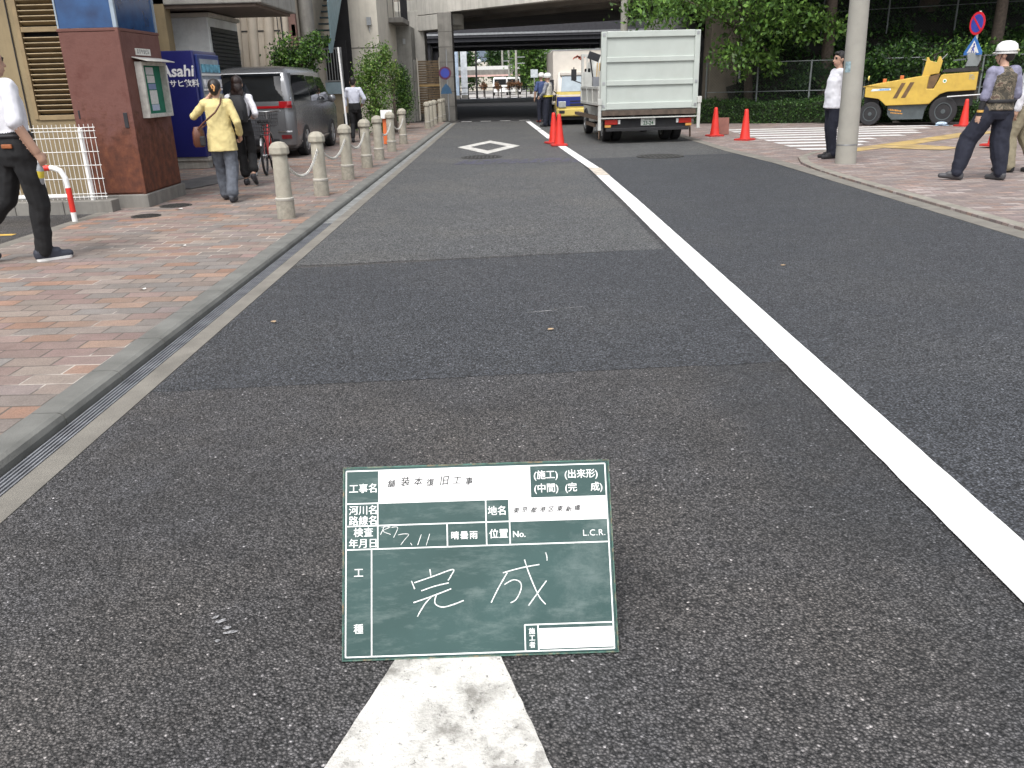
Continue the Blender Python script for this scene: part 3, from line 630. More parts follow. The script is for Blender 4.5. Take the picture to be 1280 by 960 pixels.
# cream building and the paler wall by the bridge
t = thing('cream_building', 'tall cream rendered building behind the bright green shrubs', 'building', (-4.6, 30, 0))
MB().b2((-4, 0, -.1), (.45, 5, 8)).build('wall', M_creaml, t, bevel=.01)
MB().b2((-4, -.012, 2.6), (.46, -.002, 2.63)).build('wall_joint', M_concd, t)
m = MB(); m.b2((.1, -.1, 3.3), (.24, -.003, 3.55)); m.b2((.16, -.05, 3.1), (.18, -.03, 3.3)); m.build('meter_box', M_steel, t)
t = thing('side_building', 'pale building with brown corner strip and balcony next to the bridge', 'building', (-3.9, 35.1, 0))
MB().b2((-3.6, 0, -.1), (.3, 3.0, 3.55)).build('wall', M_conc, t); MB().b2((-.72, -.09, -.1), (-.42, -.003, 3.5)).build('corner_strip', mk('pink_brown', (.28, .2, .17), .85), t)
MB().b2((-.02, -.06, 2.9), (.08, -.003, 3.1)).build('vent_cover', M_steel, t)
m = MB(); m.b2((-.9, -2.3, 3.55), (.28, -.02, 3.72)); bl = m.build('balcony', M_concd, t, bevel=.01)
m = MB()
for k in range(12): m.cyl((.22, -2.25+.2*k, 3.72), (.22, -2.25+.2*k, 4.7), .012, n=6)
m.cyl((.22, -2.28, 4.7), (.22, -.05, 4.7), .02); m.cyl((-.85, -2.26, 4.7), (.22, -2.26, 4.7), .02)
for k in range(6): m.cyl((-.85+.2*k, -2.26, 3.72), (-.85+.2*k, -2.26, 4.7), .012, n=6)
m.build('railing', M_dark, bl)
# white sign pole
t = MB().cyl((-3.62, 19.9, .03), (-3.68, 19.95, 2.25), .022, n=12).build('white_pole', M_white, None, smooth=50); tag(t, 'thin plain white pole standing behind the row of bollards', 'pole')

# shrubs
tree('potted_bush', 'dark green broadleaf bush with yellow sprigs above the silver van', (-5.25, 22.6, .045), [((0, 0, 2.15), (.62, .5, .5)), ((-.4, .1, 1.9), (.4, .4, .4)), ((.4, 0, 2.25), (.4, .4, .4)), ((.62, .2, 2.5), (.2, .2, .2)), ((0, 0, 1.6), (.6, .4, .4))], 5200, .085, [M_leaf, M_leafd, M_leafb], 1.8, .05, limbs=8, clumps=50, cat='bush')
tree('street_shrub', 'tall bright green feathery shrub beside the walking man', (-3.75, 25.3, .045), [((0, 0, 1.1), (.48, .45, .8)), ((.05, 0, 1.9), (.42, .4, .6)), ((-.35, 0, 1.5), (.3, .3, .45)), ((.35, .1, 2.1), (.25, .25, .4)), ((.1, -.1, .5), (.4, .3, .4))], 7000, .07, [M_leafb, M_leafb, M_leafy, M_leaf], 1.6, .05, limbs=9, clumps=90, sig=.2, cat='shrub')
tree('clipped_conifer', 'dense oval green conifer near the underpass entrance', (-3.32, 28.6, .045), [((0, 0, .95), (.38, .38, .75)), ((0, 0, 1.5), (.28, .28, .45))], 6000, .06, [M_leaf, M_leafd, M_leafb], 1.2, .05, limbs=6, clumps=120, sig=.2, cat='conifer')
tree('street_sapling', 'slim bare stemmed sapling between the shrub and the conifer', (-3.35, 26.6, .045), [((0, 0, 1.75), (.28, .28, .3)), ((-.1, 0, 1.4), (.2, .2, .3))], 900, .07, [M_leaf, M_leafy], 1.5, .055, limbs=5, clumps=30, cat='tree')

# bollards and chains
M_bol = mk('bollard_stone', (.36, .335, .275), .9, var=.12, scale=14, bump=.5, bscale=130, dirt=.35, dirtc=(.2, .18, .14))
M_bolb = mk('bollard_base', (.3, .28, .23), .95, var=.2, scale=20, bump=.7, bscale=90, dirt=.5, dirtc=(.14, .12, .1))
def bollard():
    t = thing('stone_bollard', 'b', 'bollard', (0, 0, .045), 0, 'stone bollards along the left kerb')
    MB().lathe([(.102, -.02), (.1, .19), (.098, .2)], n=28).build('base_collar', M_bolb, t, smooth=40)
    MB().lathe([(.1, .2), (.104, .206), (.104, .226), (.096, .234)], n=28).build('ring', mk('ring_stone', (.45, .43, .38), .8, var=.1), t, smooth=40)
    MB().lathe([(.09, .232), (.087, .5), (.083, .69), (.078, .7)], n=28).build('shaft', M_bol, t, smooth=40)
    MB().lathe([(.085, .695), (.11, .705), (.113, .72), (.11, .775), (.1, .79), (.07, .825), (.03, .838), (.003, .84)], n=8, a0=R(22)).build('cap', M_bol, t, bevel=.008)
    return t
BY = [9.55, 11.5, 13.5, 15.4, 16.95, 19.05, 21.4, 28.4, 29.7, 31.2, 32.9, 34.6]
BL = ['nearest stone bollard with plain paving in front, by the brown paving mark', 'second stone bollard from the near end, holding the first chain', 'third stone bollard, standing in front of the white pole', 'fourth stone bollard, left one of the closely set pair', 'fifth stone bollard, right one of the closely set pair', 'sixth stone bollard, just left of the orange sign stand', 'seventh stone bollard, just right of the orange sign stand', 'first stone bollard of the far group past the conifer', 'second stone bollard of the far group past the conifer', 'third stone bollard of the far group past the conifer', 'fourth stone bollard of the far group, by the underpass', 'last stone bollard of all, at the underpass mouth']
b0 = bollard()
for i, (y, l) in enumerate(zip(BY, BL)):
    x = -2.52 if i < 10 else -2.42
    if i == 0: b0.location = (x, y, .045); b0['label'] = l
    else: dup(b0, (x+random.uniform(-.02, .02), y, .045), random.uniform(0, 6), l)
def chain(y0, y1, label, sag=.2):
    m = MB(); n = int((y1-y0+.15)/.042); z0 = .66
    P = [Vector((-2.5, y0+.1+(y1-y0-.2)*k/n, z0-sag*(1-(2*k/n-1)**2))) for k in range(n+1)]
    for k in range(n):
        a, b = P[k], P[k+1]; d = (b-a).normalized(); s1 = Vector((1, 0, 0)) if k % 2 else d.cross(Vector((1, 0, 0)))
        c = (a+b)/2; L = (b-a).length*.72
        m.tube([c+d*(math.cos(t_)*L)+s1*(math.sin(t_)*.016) for t_ in [2*math.pi*j/10 for j in range(10)]], .0055, 5, closed=True)
    o = m.build('barrier_chain', mk('chain_white_steel', (.55, .54, .5), .45, .4, var=.2), None, smooth=60); tag(o, label, 'chain', 'chains hanging between the bollards')
for a, b, l in ((0, 1, 'sagging pale chain between the nearest and second bollards'), (1, 2, 'sagging pale chain between the second and third bollards'), (2, 3, 'sagging chain between the third and fourth bollards'), (4, 5, 'sagging chain between the fifth and sixth bollards'), (5, 6, 'short chain in front of the orange sign stand')):
    chain(BY[a], BY[b], l, .24 if a == 0 else .2)
# orange sign stand
t = thing('orange_sign_stand', 'orange sign stand with a white paper taped on top behind the bollards', 'sign stand', (-2.86, 21.2, .045))
MB().box((0, 0, .38), (.26, .03, .72), rx=R(-5)).build('panel', mk('orange_board', (.6, .13, .03), .55, var=.1), t, bevel=.004)
MB().box((-.02, -.045, .72), (.28, .01, .2), rx=R(-5)).build('paper', M_white, t); MB().box((0, .12, .36), (.24, .02, .72), rx=R(14)).build('rear_leg', M_dark, t)
# traffic sign leaning out of the pier (seen from the side, magenta and blue); magenta and pentagon blue darkened to stand for shade
t = thing('pier_sign_pole', 'slim sign pole with a round and a blue sign at the underpass pier', 'traffic sign', (-2.18, 34.0, .045))
MB().cyl((0, 0, 0), (0, 0, 2.6), .03).build('pole', M_steel, t, smooth=50)
MB().lathe([(.24, 0), (.24, .01)], (-.08, -.05, 1.75), 28, axis='Y').build('round_plate', mk('magenta_sign_shaded', (.1, .02, .055), .5), t); MB().lathe([(.17, -.006), (.17, -.002)], (-.08, -.05, 1.75), 28, axis='Y').build('blue_field', mk('sign_blue', (.04, .06, .35), .5), t)
MB().prism([(-.22, 0), (.22, 0), (.16, .2), (0, .38), (-.16, .2)], lambda a, b, z: (a-.06, -.045+z, 1.0+b), 0, .008).build('pentagon_plate', mk('sign_light_blue_shaded', (.03, .09, .17), .5), t)
# ================================================================ bridge and underpass
M_bconc = mk('bridge_concrete', (.56, .54, .49), .9, streak=.5, var=.12, scale=.9, bump=.25, bscale=40, dirt=.45, dirtc=(.2, .19, .165))
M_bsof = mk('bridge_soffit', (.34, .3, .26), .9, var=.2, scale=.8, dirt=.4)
M_girder = mk('girder_steel', (.045, .045, .052), .7, .2, var=.25)
t = thing('road_bridge', 'grey concrete road bridge crossing low over the street', 'bridge', (0, 0, 0))
edge = [(-12, 45.2), (4.5, 28.7), (9.2, 31.6)]
pl = lambda a, b, z: (a, b, z)
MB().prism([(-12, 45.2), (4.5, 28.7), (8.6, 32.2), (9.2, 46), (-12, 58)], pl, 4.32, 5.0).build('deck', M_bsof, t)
def along(off0, off1, z0, z1, name, m, bev=.01):
    d = Vector((16.5, -16.5)).normalized(); n = Vector((d.y, -d.x))*-1; n = Vector((-d.y, d.x)) if False else Vector((.7071, .7071))
    a = Vector((-12, 45.2)); b = Vector((4.5, 28.7)); q = []
    MB().prism([tuple(a+n*off0), tuple(b+n*off0), tuple(b+n*off1), tuple(a+n*off1)], pl, z0, z1).build(name, m, t, bevel=bev)
along(-.02, .3, 4.03, 4.62, 'edge_beam', M_bconc)
along(.02, .22, 4.62, 5.9, 'parapet', M_bconc)
m = MB(); d = Vector((.7071, -.7071)); n = Vector((.7071, .7071))
for k in range(24):
    p = Vector((-12, 45.2))+d*(k*1.0)+n*.012; m.box((p.x, p.y, 5.25), (.03, .03, 1.26), rz=R(-45))
m.build('parapet_joint', M_concd, t)
m = MB()
for (a, b) in ((.9, 1.5), (3.0, 3.7), (5.4, 6.1)):
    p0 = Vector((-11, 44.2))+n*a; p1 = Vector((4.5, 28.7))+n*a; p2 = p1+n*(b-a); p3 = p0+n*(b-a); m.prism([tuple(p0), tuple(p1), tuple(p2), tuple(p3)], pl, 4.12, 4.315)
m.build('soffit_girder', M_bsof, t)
m = MB(); p = Vector((-2.35, 35.8)); m.box((-2.9, 36.9, 3.72), (2.6, 1.2, .56), rz=R(-45), mi=0); m.box((-1.95, 36.0, 3.8), (.5, .5, .42), rz=R(-45)); m.build('pier_head', M_bconc, t, bevel=.02)
m = MB(); m.b2((-2.52, 34.9, -.1), (-1.98, 36.2, 4.0)); m.build('pier', M_concd, t, bevel=.02)
m = MB()
for z in (.55, 1.1, 1.65, 2.2, 2.75, 3.3): m.b2((-2.523, 34.895, z), (-1.977, 36.205, z+.02))
m.build('pier_joint', mk('joint_dark', (.1, .095, .085), .9), t)
MB().b2((-4.4, 36.6, -.1), (-3.2, 37.8, 4.2)).build('rear_pier', M_bconc, t, bevel=.02)
MB().b2((9.3, 40, -.1), (10.6, 58, 4.9)).build('abutment', M_concd, t)
MB().b2((-5.9, 40, -.1), (-5.4, 76, 4.3)).build('side_wall', M_concd, t)
m = MB(); m.b2((-2.5, 35.9, 2.7), (-1.99, 35.95, 2.73)); 
t2 = thing('bridge_pillar', 'short tan concrete pillar behind the hedge beside the flatbed truck', 'pillar', (7.55, 30.6, -.004))
m = MB(); m.b2((-.55, -.5, 0), (.42, .5, 4.25)); m.build('shaft', mk('tan_concrete', (.16, .14, .11), .9, var=.15, scale=2, dirt=.4), t2, bevel=.03)
m = MB(); m.cyl((.5, -.42, 0), (.5, -.42, 3.8), .05); m.build('downpipe', M_steel, t2, smooth=50)
# railway girder bridges behind
for i, (y0, y1, z, l) in enumerate(((60.2, 66, 4.1, 'dark steel girder bridge directly behind the concrete road bridge'), (67.4, 77, 4.05, 'far dark steel girder bridge over the end of the underpass'))):
    t = thing('girder_bridge', l, 'bridge', (0, y0, 0), 0, 'railway girder bridges')
    MB().b2((-14, 0, z+.15), (14, y1-y0, z+1.2)).build('deck', M_girder, t)
    m = MB()
    for k in range(4): 
        y = .15+(y1-y0-.5)*k/3; m.b2((-14, y, z-.12), (14, y+.24, z+.148))
    m.build('girder', M_girder, t)
    m = MB(); m.b2((-14, -.04, z+.3), (14, -.002, z+.42)); m.build('edge_rail', M_steel, t)
    for x in (-5.35, 6.6): MB().b2((x, .4, -.1), (x+.4, .9, z-.125)).build('support_post', M_girder, t)
# boarded lattice hoarding beside the pier
t = thing('hoarding_panel', 'brown slatted hoarding with pale posts beside the bridge pier', 'hoarding', (-2.95, 35.3, .04))
m = MB()
for k in range(22): m.box((-.05, 0, .28+.092*k), (.86, .025, .07))
m.build('slat_panel', mk('brown_board', (.14, .1, .06), .85, var=.35, scale=6), t)
for x in (-.48, .4): MB().cyl((x, -.04, 0), (x, -.04, 2.35), .03).build('post', M_creaml, t, smooth=50)
m = MB(); m.b2((-.46, -.03, 1.28), (.38, -.016, 1.36)); m.build('rail', mk('yellowed_wood', (.34, .23, .1), .8), t)
MB().b2((-1.3, .1, -.1), (-.5, .2, 2.3)).build('plaster_panel', M_conc, t)
# ================================================================ beyond the underpass
M_zfar = M_zeb
mb = MB()
for k in range(14): mb.add([(-3.2+.95*k, 80.5, .006), (-2.6+.95*k, 80.5, .006), (-2.6+.95*k, 83, .006), (-3.2+.95*k, 83, .006)], [(0, 1, 2, 3)])
struct(mb, 'far_crossing_marking', M_zeb)
mb = MB()
for k in range(6): mb.add([(-1.7+.75*k, 33.6+.02*k, .006), (-1.3+.75*k, 33.6+.02*k, .006), (-1.3+.75*k, 33.85, .006), (-1.7+.75*k, 33.85, .006)], [(0, 1, 2, 3)])
struct(mb, 'dashed_stop_marking', M_zeb)
tag(struct(MB().b2((-14, 84, -.1), (14, 130, .05)), 'far_plaza', mk('pale_paving', (.4, .38, .36), .9, var=.15, scale=.6)), kind='structure')
t = thing('footbridge', 'white footbridge with a pale box girder seen through the underpass', 'footbridge', (-2.5, 104, 0))
MB().b2((-8, 0, 2.75), (4.4, 3, 3.15)).build('girder', mk('footbridge_white', (.62, .62, .6), .6, var=.08), t)
MB().b2((-8, -.05, 2.0), (4.4, -.01, 2.2)).build('lower_band', mk('pale_red_band', (.6, .4, .36), .7, var=.2), t); MB().b2((-8, .01, 2.2), (4.4, 2.99, 2.75)).build('soffit', M_concd, t)
MB().b2((3.6, .8, 0), (4.2, 1.6, 2.2)).build('column', M_conc, t)
t = thing('far_office', 'pale office building with square dark windows far beyond the footbridge', 'building', (-2, 150, 0))
MB().b2((-14, 0, 0), (5, 14, 16)).build('wall', M_creaml, t)
for k in range(5):
    for r_ in range(4): MB().b2((-12.5+3.3*k, -.05, 4.6+3*r_), (-10.1+3.3*k, -.01, 6.4+3*r_)).build('window', mk('blue_grey_window', (.16, .2, .25), .2), t)
for i, (x, y, h, l) in enumerate(((-4.5, 82, 5, 'pale blue banner column at the left end of the underpass'), (-3.75, 83.5, 5, 'white banner column just right of the pale blue one'))):
    t = thing('banner_column', l, 'banner', (x, y, 0), 0, 'banner columns past the underpass')
    MB().b2((-.3, -.1, 0), (.3, .1, h)).build('panel', mk('banner_pale_%d' % i, ((.4, .5, .62), (.62, .65, .68))[i], .7, var=.25, scale=3), t, bevel=.02); MB().b2((-.34, -.14, 0), (.34, .14, .3)).build('base', M_concd, t)
t = thing('lamp_post', 'black lamp post with a round white lamp at the underpass exit', 'lamp post', (-2.55, 82, 0))
MB().cyl((0, 0, 0), (0, 0, 4.6), .1, .07).build('post', M_black, t, smooth=50); m = MB(); m.tube([(0, 0, 3.1), (.5, 0, 3.6), (.9, 0, 3.5)], .04); m.build('arm', M_black, t); MB().ell((.3, -.1, 3.2), (.2, .2, .2)).build('lamp_globe', M_white, t, smooth=60)
for i, (x, y, h, l) in enumerate(((1.3, 92, 8, 'slim pale utility pole with crossarms before the far trees'), (.6, 97, 8, 'pale utility pole just left of the one with crossarms'), (-.15, 108, 8, 'thin grey utility pole farthest down the street'))):
    t = thing('utility_pole', l, 'pole', (x, y, 0), 0, 'utility poles beyond the underpass'); MB().cyl((0, 0, 0), (0, 0, h), .14, .1).build('pole', M_conc, t, smooth=50)
    m = MB()
    for z in (3.1, 3.7): m.b2((-.1, -.05, z), (.9, .05, z+.09))
    m.build('crossarm', M_steel, t)
t = thing('direction_sign', 'square pale traffic sign on a pole beyond the underpass', 'traffic sign', (2.95, 86, 0))
MB().cyl((0, 0, 0), (0, 0, 2.4), .05).build('pole', M_steel, t, smooth=50); MB().b2((-.35, -.07, 1.7), (.35, -.055, 2.45)).build('plate', mk('sign_grey', (.5, .54, .56), .5, var=.2, scale=8), t, bevel=.01)
t = thing('guard_fence', 'low black post and rail fence across the far end of the underpass', 'fence', (-4, 79.4, 0))
for k in range(14): MB().cyl((.75*k, 0, 0), (.75*k, 0, 1.0), .04).build('post', M_black, t)
m = MB(); m.cyl((0, 0, .95), (9.75, 0, .95), .03); m.cyl((0, 0, .5), (9.75, 0, .5), .02); m.build('rail', M_black, t)
for i, (x, l) in enumerate(((-2.0, 'rust brown round topped shrub left of the black fence post'), (-.6, 'rust brown round shrub in front of the larger white van'), (.55, 'olive brown round shrub left of the smaller white van'), (1.35, 'rightmost orange brown round shrub in the far row'))):
    t = thing('round_shrub', l, 'shrub', (x, 86, .05), 0, 'round shrubs past the underpass')
    MB().cyl((0, 0, 0), (0, 0, .7), .05).build('stem', M_bark, t)
    leaf_mesh('foliage', blob_points([((0, 0, 1.0), (.42, .42, .38))], 500, 20), .16, [mk('rust_leaf', (.2, .08, .03), .7, var=.4, scale=9), mk('brown_leaf', (.11, .07, .03), .7)], t)
def far_van(x, y, label):
    t = thing('far_van', label, 'van', (x, y, .05), 0, 'white vans parked beyond the underpass')
    MB().rloft([(.3, 0, 4, .8, .15), (.9, 0, 4, .8, .15), (1.7, .1, 3.4, .72, .15), (1.8, .3, 3.1, .6, .15)]).build('body', M_white, t, smooth=40)
    MB().b2((-.6, -.015, 1.05), (.6, .06, 1.6)).build('rear_window', M_glass, t)
    for sx in (-.7, .7):
        for yy in (.7, 3.2): MB().lathe([(.15, -.1), (.3, -.09), (.3, .09), (.15, .1)], (sx, yy, .3), 16, axis='X').build('wheel', M_black, t)
far_van(-.4, 91, 'larger looking white van parked beyond the rust brown shrubs'); far_van(1.0, 94, 'white van parked farther right beyond the olive shrub')
for i, (x, y, s, l, ms) in enumerate(((2.9, 95, 1.3, 'tall mid green tree behind the utility pole with crossarms', [M_leaf, M_leafb]), (7.2, 92, 1.1, 'dark green tree rising behind the yellow and blue truck', [M_leafd, M_leaf]), (-.5, 125, 1.0, 'rounded dark green tree under the footbridge', [M_leafd, M_leaf]), (2.2, 118, .9, 'bushy green tree right of the footbridge column', [M_leaf, M_leafd]), (-5.5, 130, 1.1, 'dark tree at the left end under the footbridge', [M_leafd, M_leaf]))):
    tree('far_tree', l, (x, y, 0), [((0, 0, 3.4*s), (1.9*s, 1.6, 2.2*s)), ((.5, 0, 1.9*s), (1.8*s, 1.5, 1.4*s)), ((-.6, 0, 5*s), (1.5*s, 1.3, 1.5*s))], 5000, .34, ms, 3, .16, group='trees beyond the underpass', clumps=70)
tag(tree('far_low_bush', 'yellow green low bush behind the square sign', (3.8, 89, .05), [((0, 0, .7), (1.3, .7, .7))], 1500, .2, [M_leaf, M_leafy], .5, .06), cat='bush')
# buildings closing the street far beyond
t = thing('far_wall_building', 'grey building closing the far left of the street beyond the banners', 'building', (-14, 100, 0))
MB().b2((-8, 0, 0), (8, 20, 9)).build('wall', M_conc, t)
for k in range(4): MB().b2((1.2+1.6*k, -.05, 1.0), (2.2+1.6*k, -.01, 2.6)).build('window', M_glass, t)
# ================================================================ vehicles
def wheel(parent, c, r, w, rimm, name='wheel', rr=.66, spokes=5, axis='X'):
    o = MB().lathe([(r*rr, -w/2), (r*.93, -w/2), (r, -w*.36), (r, w*.36), (r*.93, w/2), (r*rr, w/2)], (0, 0, 0), 32, axis=axis, cap=False).build(name, M_black, parent, smooth=35, loc=c)
    m = MB(); m.lathe([(r*rr*.98, -w*.42), (r*rr*.98, w*.42)], (0, 0, 0), 28, axis=axis, mi=1)
    for s in (-1, 1):
        m.lathe([(r*.16, s*w*.40), (r*.16, s*w*.47)], (0, 0, 0), 14, axis=axis)
        m.lathe([(r*rr, s*w*.41), (r*rr, s*w*.49), (r*rr*.9, s*w*.49), (r*rr*.88, s*w*.41)], (0, 0, 0), 28, axis=axis)
        for k in range(spokes):
            for q in (-.12, .12):
                a = 2*math.pi*k/spokes; m.cyl((s*w*.45, r*.1*math.cos(a), r*.1*math.sin(a)), (s*w*.45, r*rr*.93*math.cos(a+q), r*rr*.93*math.sin(a+q)), r*.06, r*.045, 6) if axis == 'X' else None
    m.build('rim', [rimm, M_black], o, smooth=40); return o

# ---- silver minivan
M_silver = mk('silver_grey_paint', (.18, .185, .195), .25, .6, var=.04)
VNX, VNY = -5.27, 17.75
van = thing('minivan', 'silver grey minivan parked on the pavement with its red tail lights toward the viewer', 'minivan', (VNX+.12, VNY, .045), R(0))
LV = [(.2, .12, 4.6, .78, .2), (.28, .03, 4.66, .84, .2), (.5, 0, 4.7, .855, .2), (.9, .03, 4.68, .86, .2), (1.02, .05, 4.5, .855, .2), (1.06, .06, 4.1, .845, .11), (1.25, .12, 3.92, .82, .1), (1.5, .2, 3.55, .775, .1), (1.68, .26, 3.3, .735, .1), (1.75, .36, 3.1, .69, .2), (1.80, .55, 2.9, .6, .2), (1.82, .9, 2.5, .4, .2)]
MB().rloft(LV, 6).build('body', M_silver, van, smooth=38)
def lv(z):
    for a, b in zip(LV, LV[1:]):
        if a[0] <= z <= b[0]:
            k = (z-a[0])/(b[0]-a[0]); return [a[i]+(b[i]-a[i])*k for i in range(5)]
def side_patch(pts, mat, name, par, s=1, off=.008, th=.0):
    m = MB(); top = [(s*(lv(z)[3]+off), y, z) for y, z in pts]
    tri = tessellate_polygon([[Vector((y, z, 0)) for y, z in pts]]); m.add(top, [tuple(t) for t in tri]); return m.build(name, mat, par)
def side_grid(ya, yb, z0, z1, mat, name, par, s=1, n=8, off=.007):
    m = MB(); vs = []
    for j in range(n+1):
        z = z0+(z1-z0)*j/n
        for k in (0, 1):
            y = (ya(z), yb(z))[k]; vs.append((s*(lv(z)[3]+off), y, z))
    m.add(vs, [(2*j, 2*j+1, 2*j+3, 2*j+2) for j in range(n)]); return m.build(name, mat, par)
for s in (1, -1):
    side_grid(lambda z: .24+.26*(z-1.08), lambda z: 1.72, 1.12, 1.64, M_glass, 'side_window', van, s)
    side_grid(lambda z: 1.80, lambda z: 2.62, 1.1, 1.62, M_glass, 'side_window', van, s)
    side_grid(lambda z: 2.70, lambda z: 3.72-.72*(z-1.1), 1.1, 1.60, M_glass, 'side_window', van, s)
    for y in (1.76, 2.66):
        side_grid(lambda z: y-.004, lambda z: y+.004, .34, 1.08, M_dark, 'door_gap', van, s, off=.004)
    side_grid(lambda z: .5, lambda z: 4.0, .30, .335, mk('sill_chrome', (.5, .5, .5), .3, .8), 'sill_trim', van, s)
    side_grid(lambda z: 2.45, lambda z: 2.62, .86, .89, M_chrome, 'door_handle', van, s, n=2, off=.02)
def rear_grid(xa, xb, z0, z1, mat, name, par, off=.01, n=6, nx=8):
    m = MB(); vs = []
    for j in range(n+1):
        z = z0+(z1-z0)*j/n; L = lv(z)
        for k in range(nx+1):
            x = xa+(xb-xa)*k/nx; hw, cr = L[3], L[4]; e = abs(x)-(hw-cr); y = L[1] + (cr-math.sqrt(max(0, cr*cr-e*e)) if e > 0 else 0); vs.append((x, y-off, z))
    m.add(vs, [(j*(nx+1)+k, j*(nx+1)+k+1, (j+1)*(nx+1)+k+1, (j+1)*(nx+1)+k) for j in range(n) for k in range(nx)]); return m.build(name, mat, par, smooth=50)
rear_grid(-.79, .79, 1.14, 1.67, M_glass, 'rear_window', van)
rear_grid(-.72, .72, 1.00, 1.045, mk('tail_red', (.26, .006, .01), .15, var=.1), 'tail_light_bar', van, off=.014, n=3, nx=16)
for s in (1, -1):
    m = MB(); rear_grid(s*.56 if s > 0 else -.81, .81 if s > 0 else -.56, 1.0, 1.13, mk('tail_red', (.26, .006, .01), .15), 'tail_light', van, off=.02)
    rear_grid(s*.79 if s > 0 else -.8, .8 if s > 0 else -.79, 1.17, 1.2, M_chrome, 'tail_trim', van, off=.02)
    rear_grid(.56 if s > 0 else -.76, .76 if s > 0 else -.56, .4, .48, mk('reflector_red', (.13, .01, .012), .25), 'bumper_reflector', van, off=.012)
    rear_grid(.5 if s > 0 else -.78, .78 if s > 0 else -.5, .53, .56, M_chrome, 'bumper_trim', van, off=.014)
rear_grid(-.5, .5, .26, .4, M_dark, 'bumper_valance', van, off=.012)
rear_grid(-.66, -.655, .58, .98, M_dark, 'tailgate_gap', van, off=.004, nx=1); rear_grid(.655, .66, .58, .98, M_dark, 'tailgate_gap', van, off=.004, nx=1)
rear_grid(.30, .44, .66, .675, M_chrome, 'badge', van, off=.012, nx=2)
rear_grid(-.62, .62, 1.665, 1.70, M_silver, 'roof_spoiler', van, off=.1)
for s in (1, -1):
    for y in (.95, 3.75):
        m = MB(); m.lathe([(.37, -.1), (.37, 0)], (s*(.853 if s > 0 else .753), y, .34), 28, axis='X'); m.v = [(x, a, max(b, .16)) for x, a, b in m.v]; m.build('wheel_arch', M_black, van)
        wheel(van, (s*.775, y, .325), .325, .2, M_steel)
    o = MB().ell((s*.98, 3.42, 1.12), (.1, .06, .09)).build('wing_mirror', M_silver, van, smooth=60)
    MB().b2((s*.85, 3.42, 1.05), (s*.95, 3.46, 1.08)).build('mirror_arm', M_dark, o)
MB().rloft([(.14, .25, 4.4, .7, .1), (.24, .2, 4.45, .74, .1)], 4).build('underbody', M_black, van)

# ---- flatbed truck with a tall ribbed tail panel
M_trk = mk('truck_pale_green_white', (.45, .49, .455), .5, .05, var=.05, scale=3, dirt=.22, dirtc=(.36, .36, .32), bump=.03)
M_trkw = mk('truck_white', (.5, .51, .48), .5, .05, var=.07, scale=5, dirt=.35, dirtc=(.28, .25, .21))
M_wood = mk('worn_plank', (.09, .068, .052), .85, var=.35, scale=9, dirt=.5, dirtc=(.07, .04, .03))
TX, TY = 3.34, 20.15
trk = thing('flatbed_truck', 'pale flatbed work truck seen from behind with a tall ribbed tail panel', 'truck', (TX, TY, .014), R(3))
m = MB(); m.b2((-1.1, .02, .8), (1.1, 3.1, .86)); m.build('bed_floor', M_wood, trk)
m = MB(); m.b2((-1.02, .045, .9), (1.02, .075, 2.34)); m.build('tail_panel', M_trk, trk)
m = MB()
for lo, hi in (((-1.13, 0, .74), (-1.005, .1, 2.42)), ((1.005, 0, .74), (1.13, .1, 2.42)), ((-1.004, 0, 2.29), (1.004, .1, 2.425)), ((-1.004, .0, .75), (1.004, .1, .9)), ((-1.004, .005, 1.27), (1.004, .044, 1.385)), ((-1.004, .005, 1.77), (1.004, .044, 1.885))): m.b2(lo, hi)
m.build('tail_panel_rib', M_trk, trk, bevel=.012)
for x in (-1.07, 1.07):
    for z in (2.36, 1.33, .83): MB().b2((x-.028, -.012, z-.03), (x+.028, -.001, z+.03)).build('latch_plate', M_steel, trk)
m = MB(); m.b2((-1.1, -.01, .62), (1.1, .06, .735)); m.build('tail_plank', M_wood, trk, bevel=.004)
m = MB(); m.b2((-1.12, -.03, .555), (1.12, .05, .58)); m.build('tail_rail', M_trkw, trk)
for x in (-1.16, 1.16):
    m = MB(); m.b2((x-.035, -.04, .3), (x+.035, .03, .96)); m.b2((x-.05, -.05, .86), (x+.05, .04, 1.0)); m.build('hinge_bracket', M_trkw, trk, bevel=.006)
m = MB(); m.b2((-.98, .1, .3), (.98, .2, .545)); m.b2((-1.0, -.0, .27), (.95, .12, .34)); m.build('rear_bumper', M_black, trk, bevel=.008)
m = MB(); m.b2((-.17, .08, .385), (.17, .095, .55)); pl_ = m.build('number_plate', mk('plate_white', (.6, .62, .58), .5, var=.05), trk, bevel=.003)
M_ink = mk('plate_green', (.02, .1, .04), .6)
text('23-24', .115, M_ink, pl_, frame((-.115, .0775, .40), (1, 0, 0), (0, 0, 1)), bold=.02, sx=.9)
text('品川 400', .045, M_ink, pl_, frame((-.09, .0775, .5), (1, 0, 0), (0, 0, 1)))
for s in (-1, 1):
    l = MB().b2((s*.72, .06, .42), (s*1.02, .1, .53)).build('tail_light', mk('lamp_red', (.5, .03, .02), .2, var=.1), trk, bevel=.006)
    MB().b2((s*.88, .052, .36), (s*1.02, .09, .412)).build('indicator', mk('lamp_amber', (.6, .3, .08), .25), l); MB().b2((s*.66, .055, .43), (s*.71, .09, .52)).build('reverse_lamp', M_white, l)
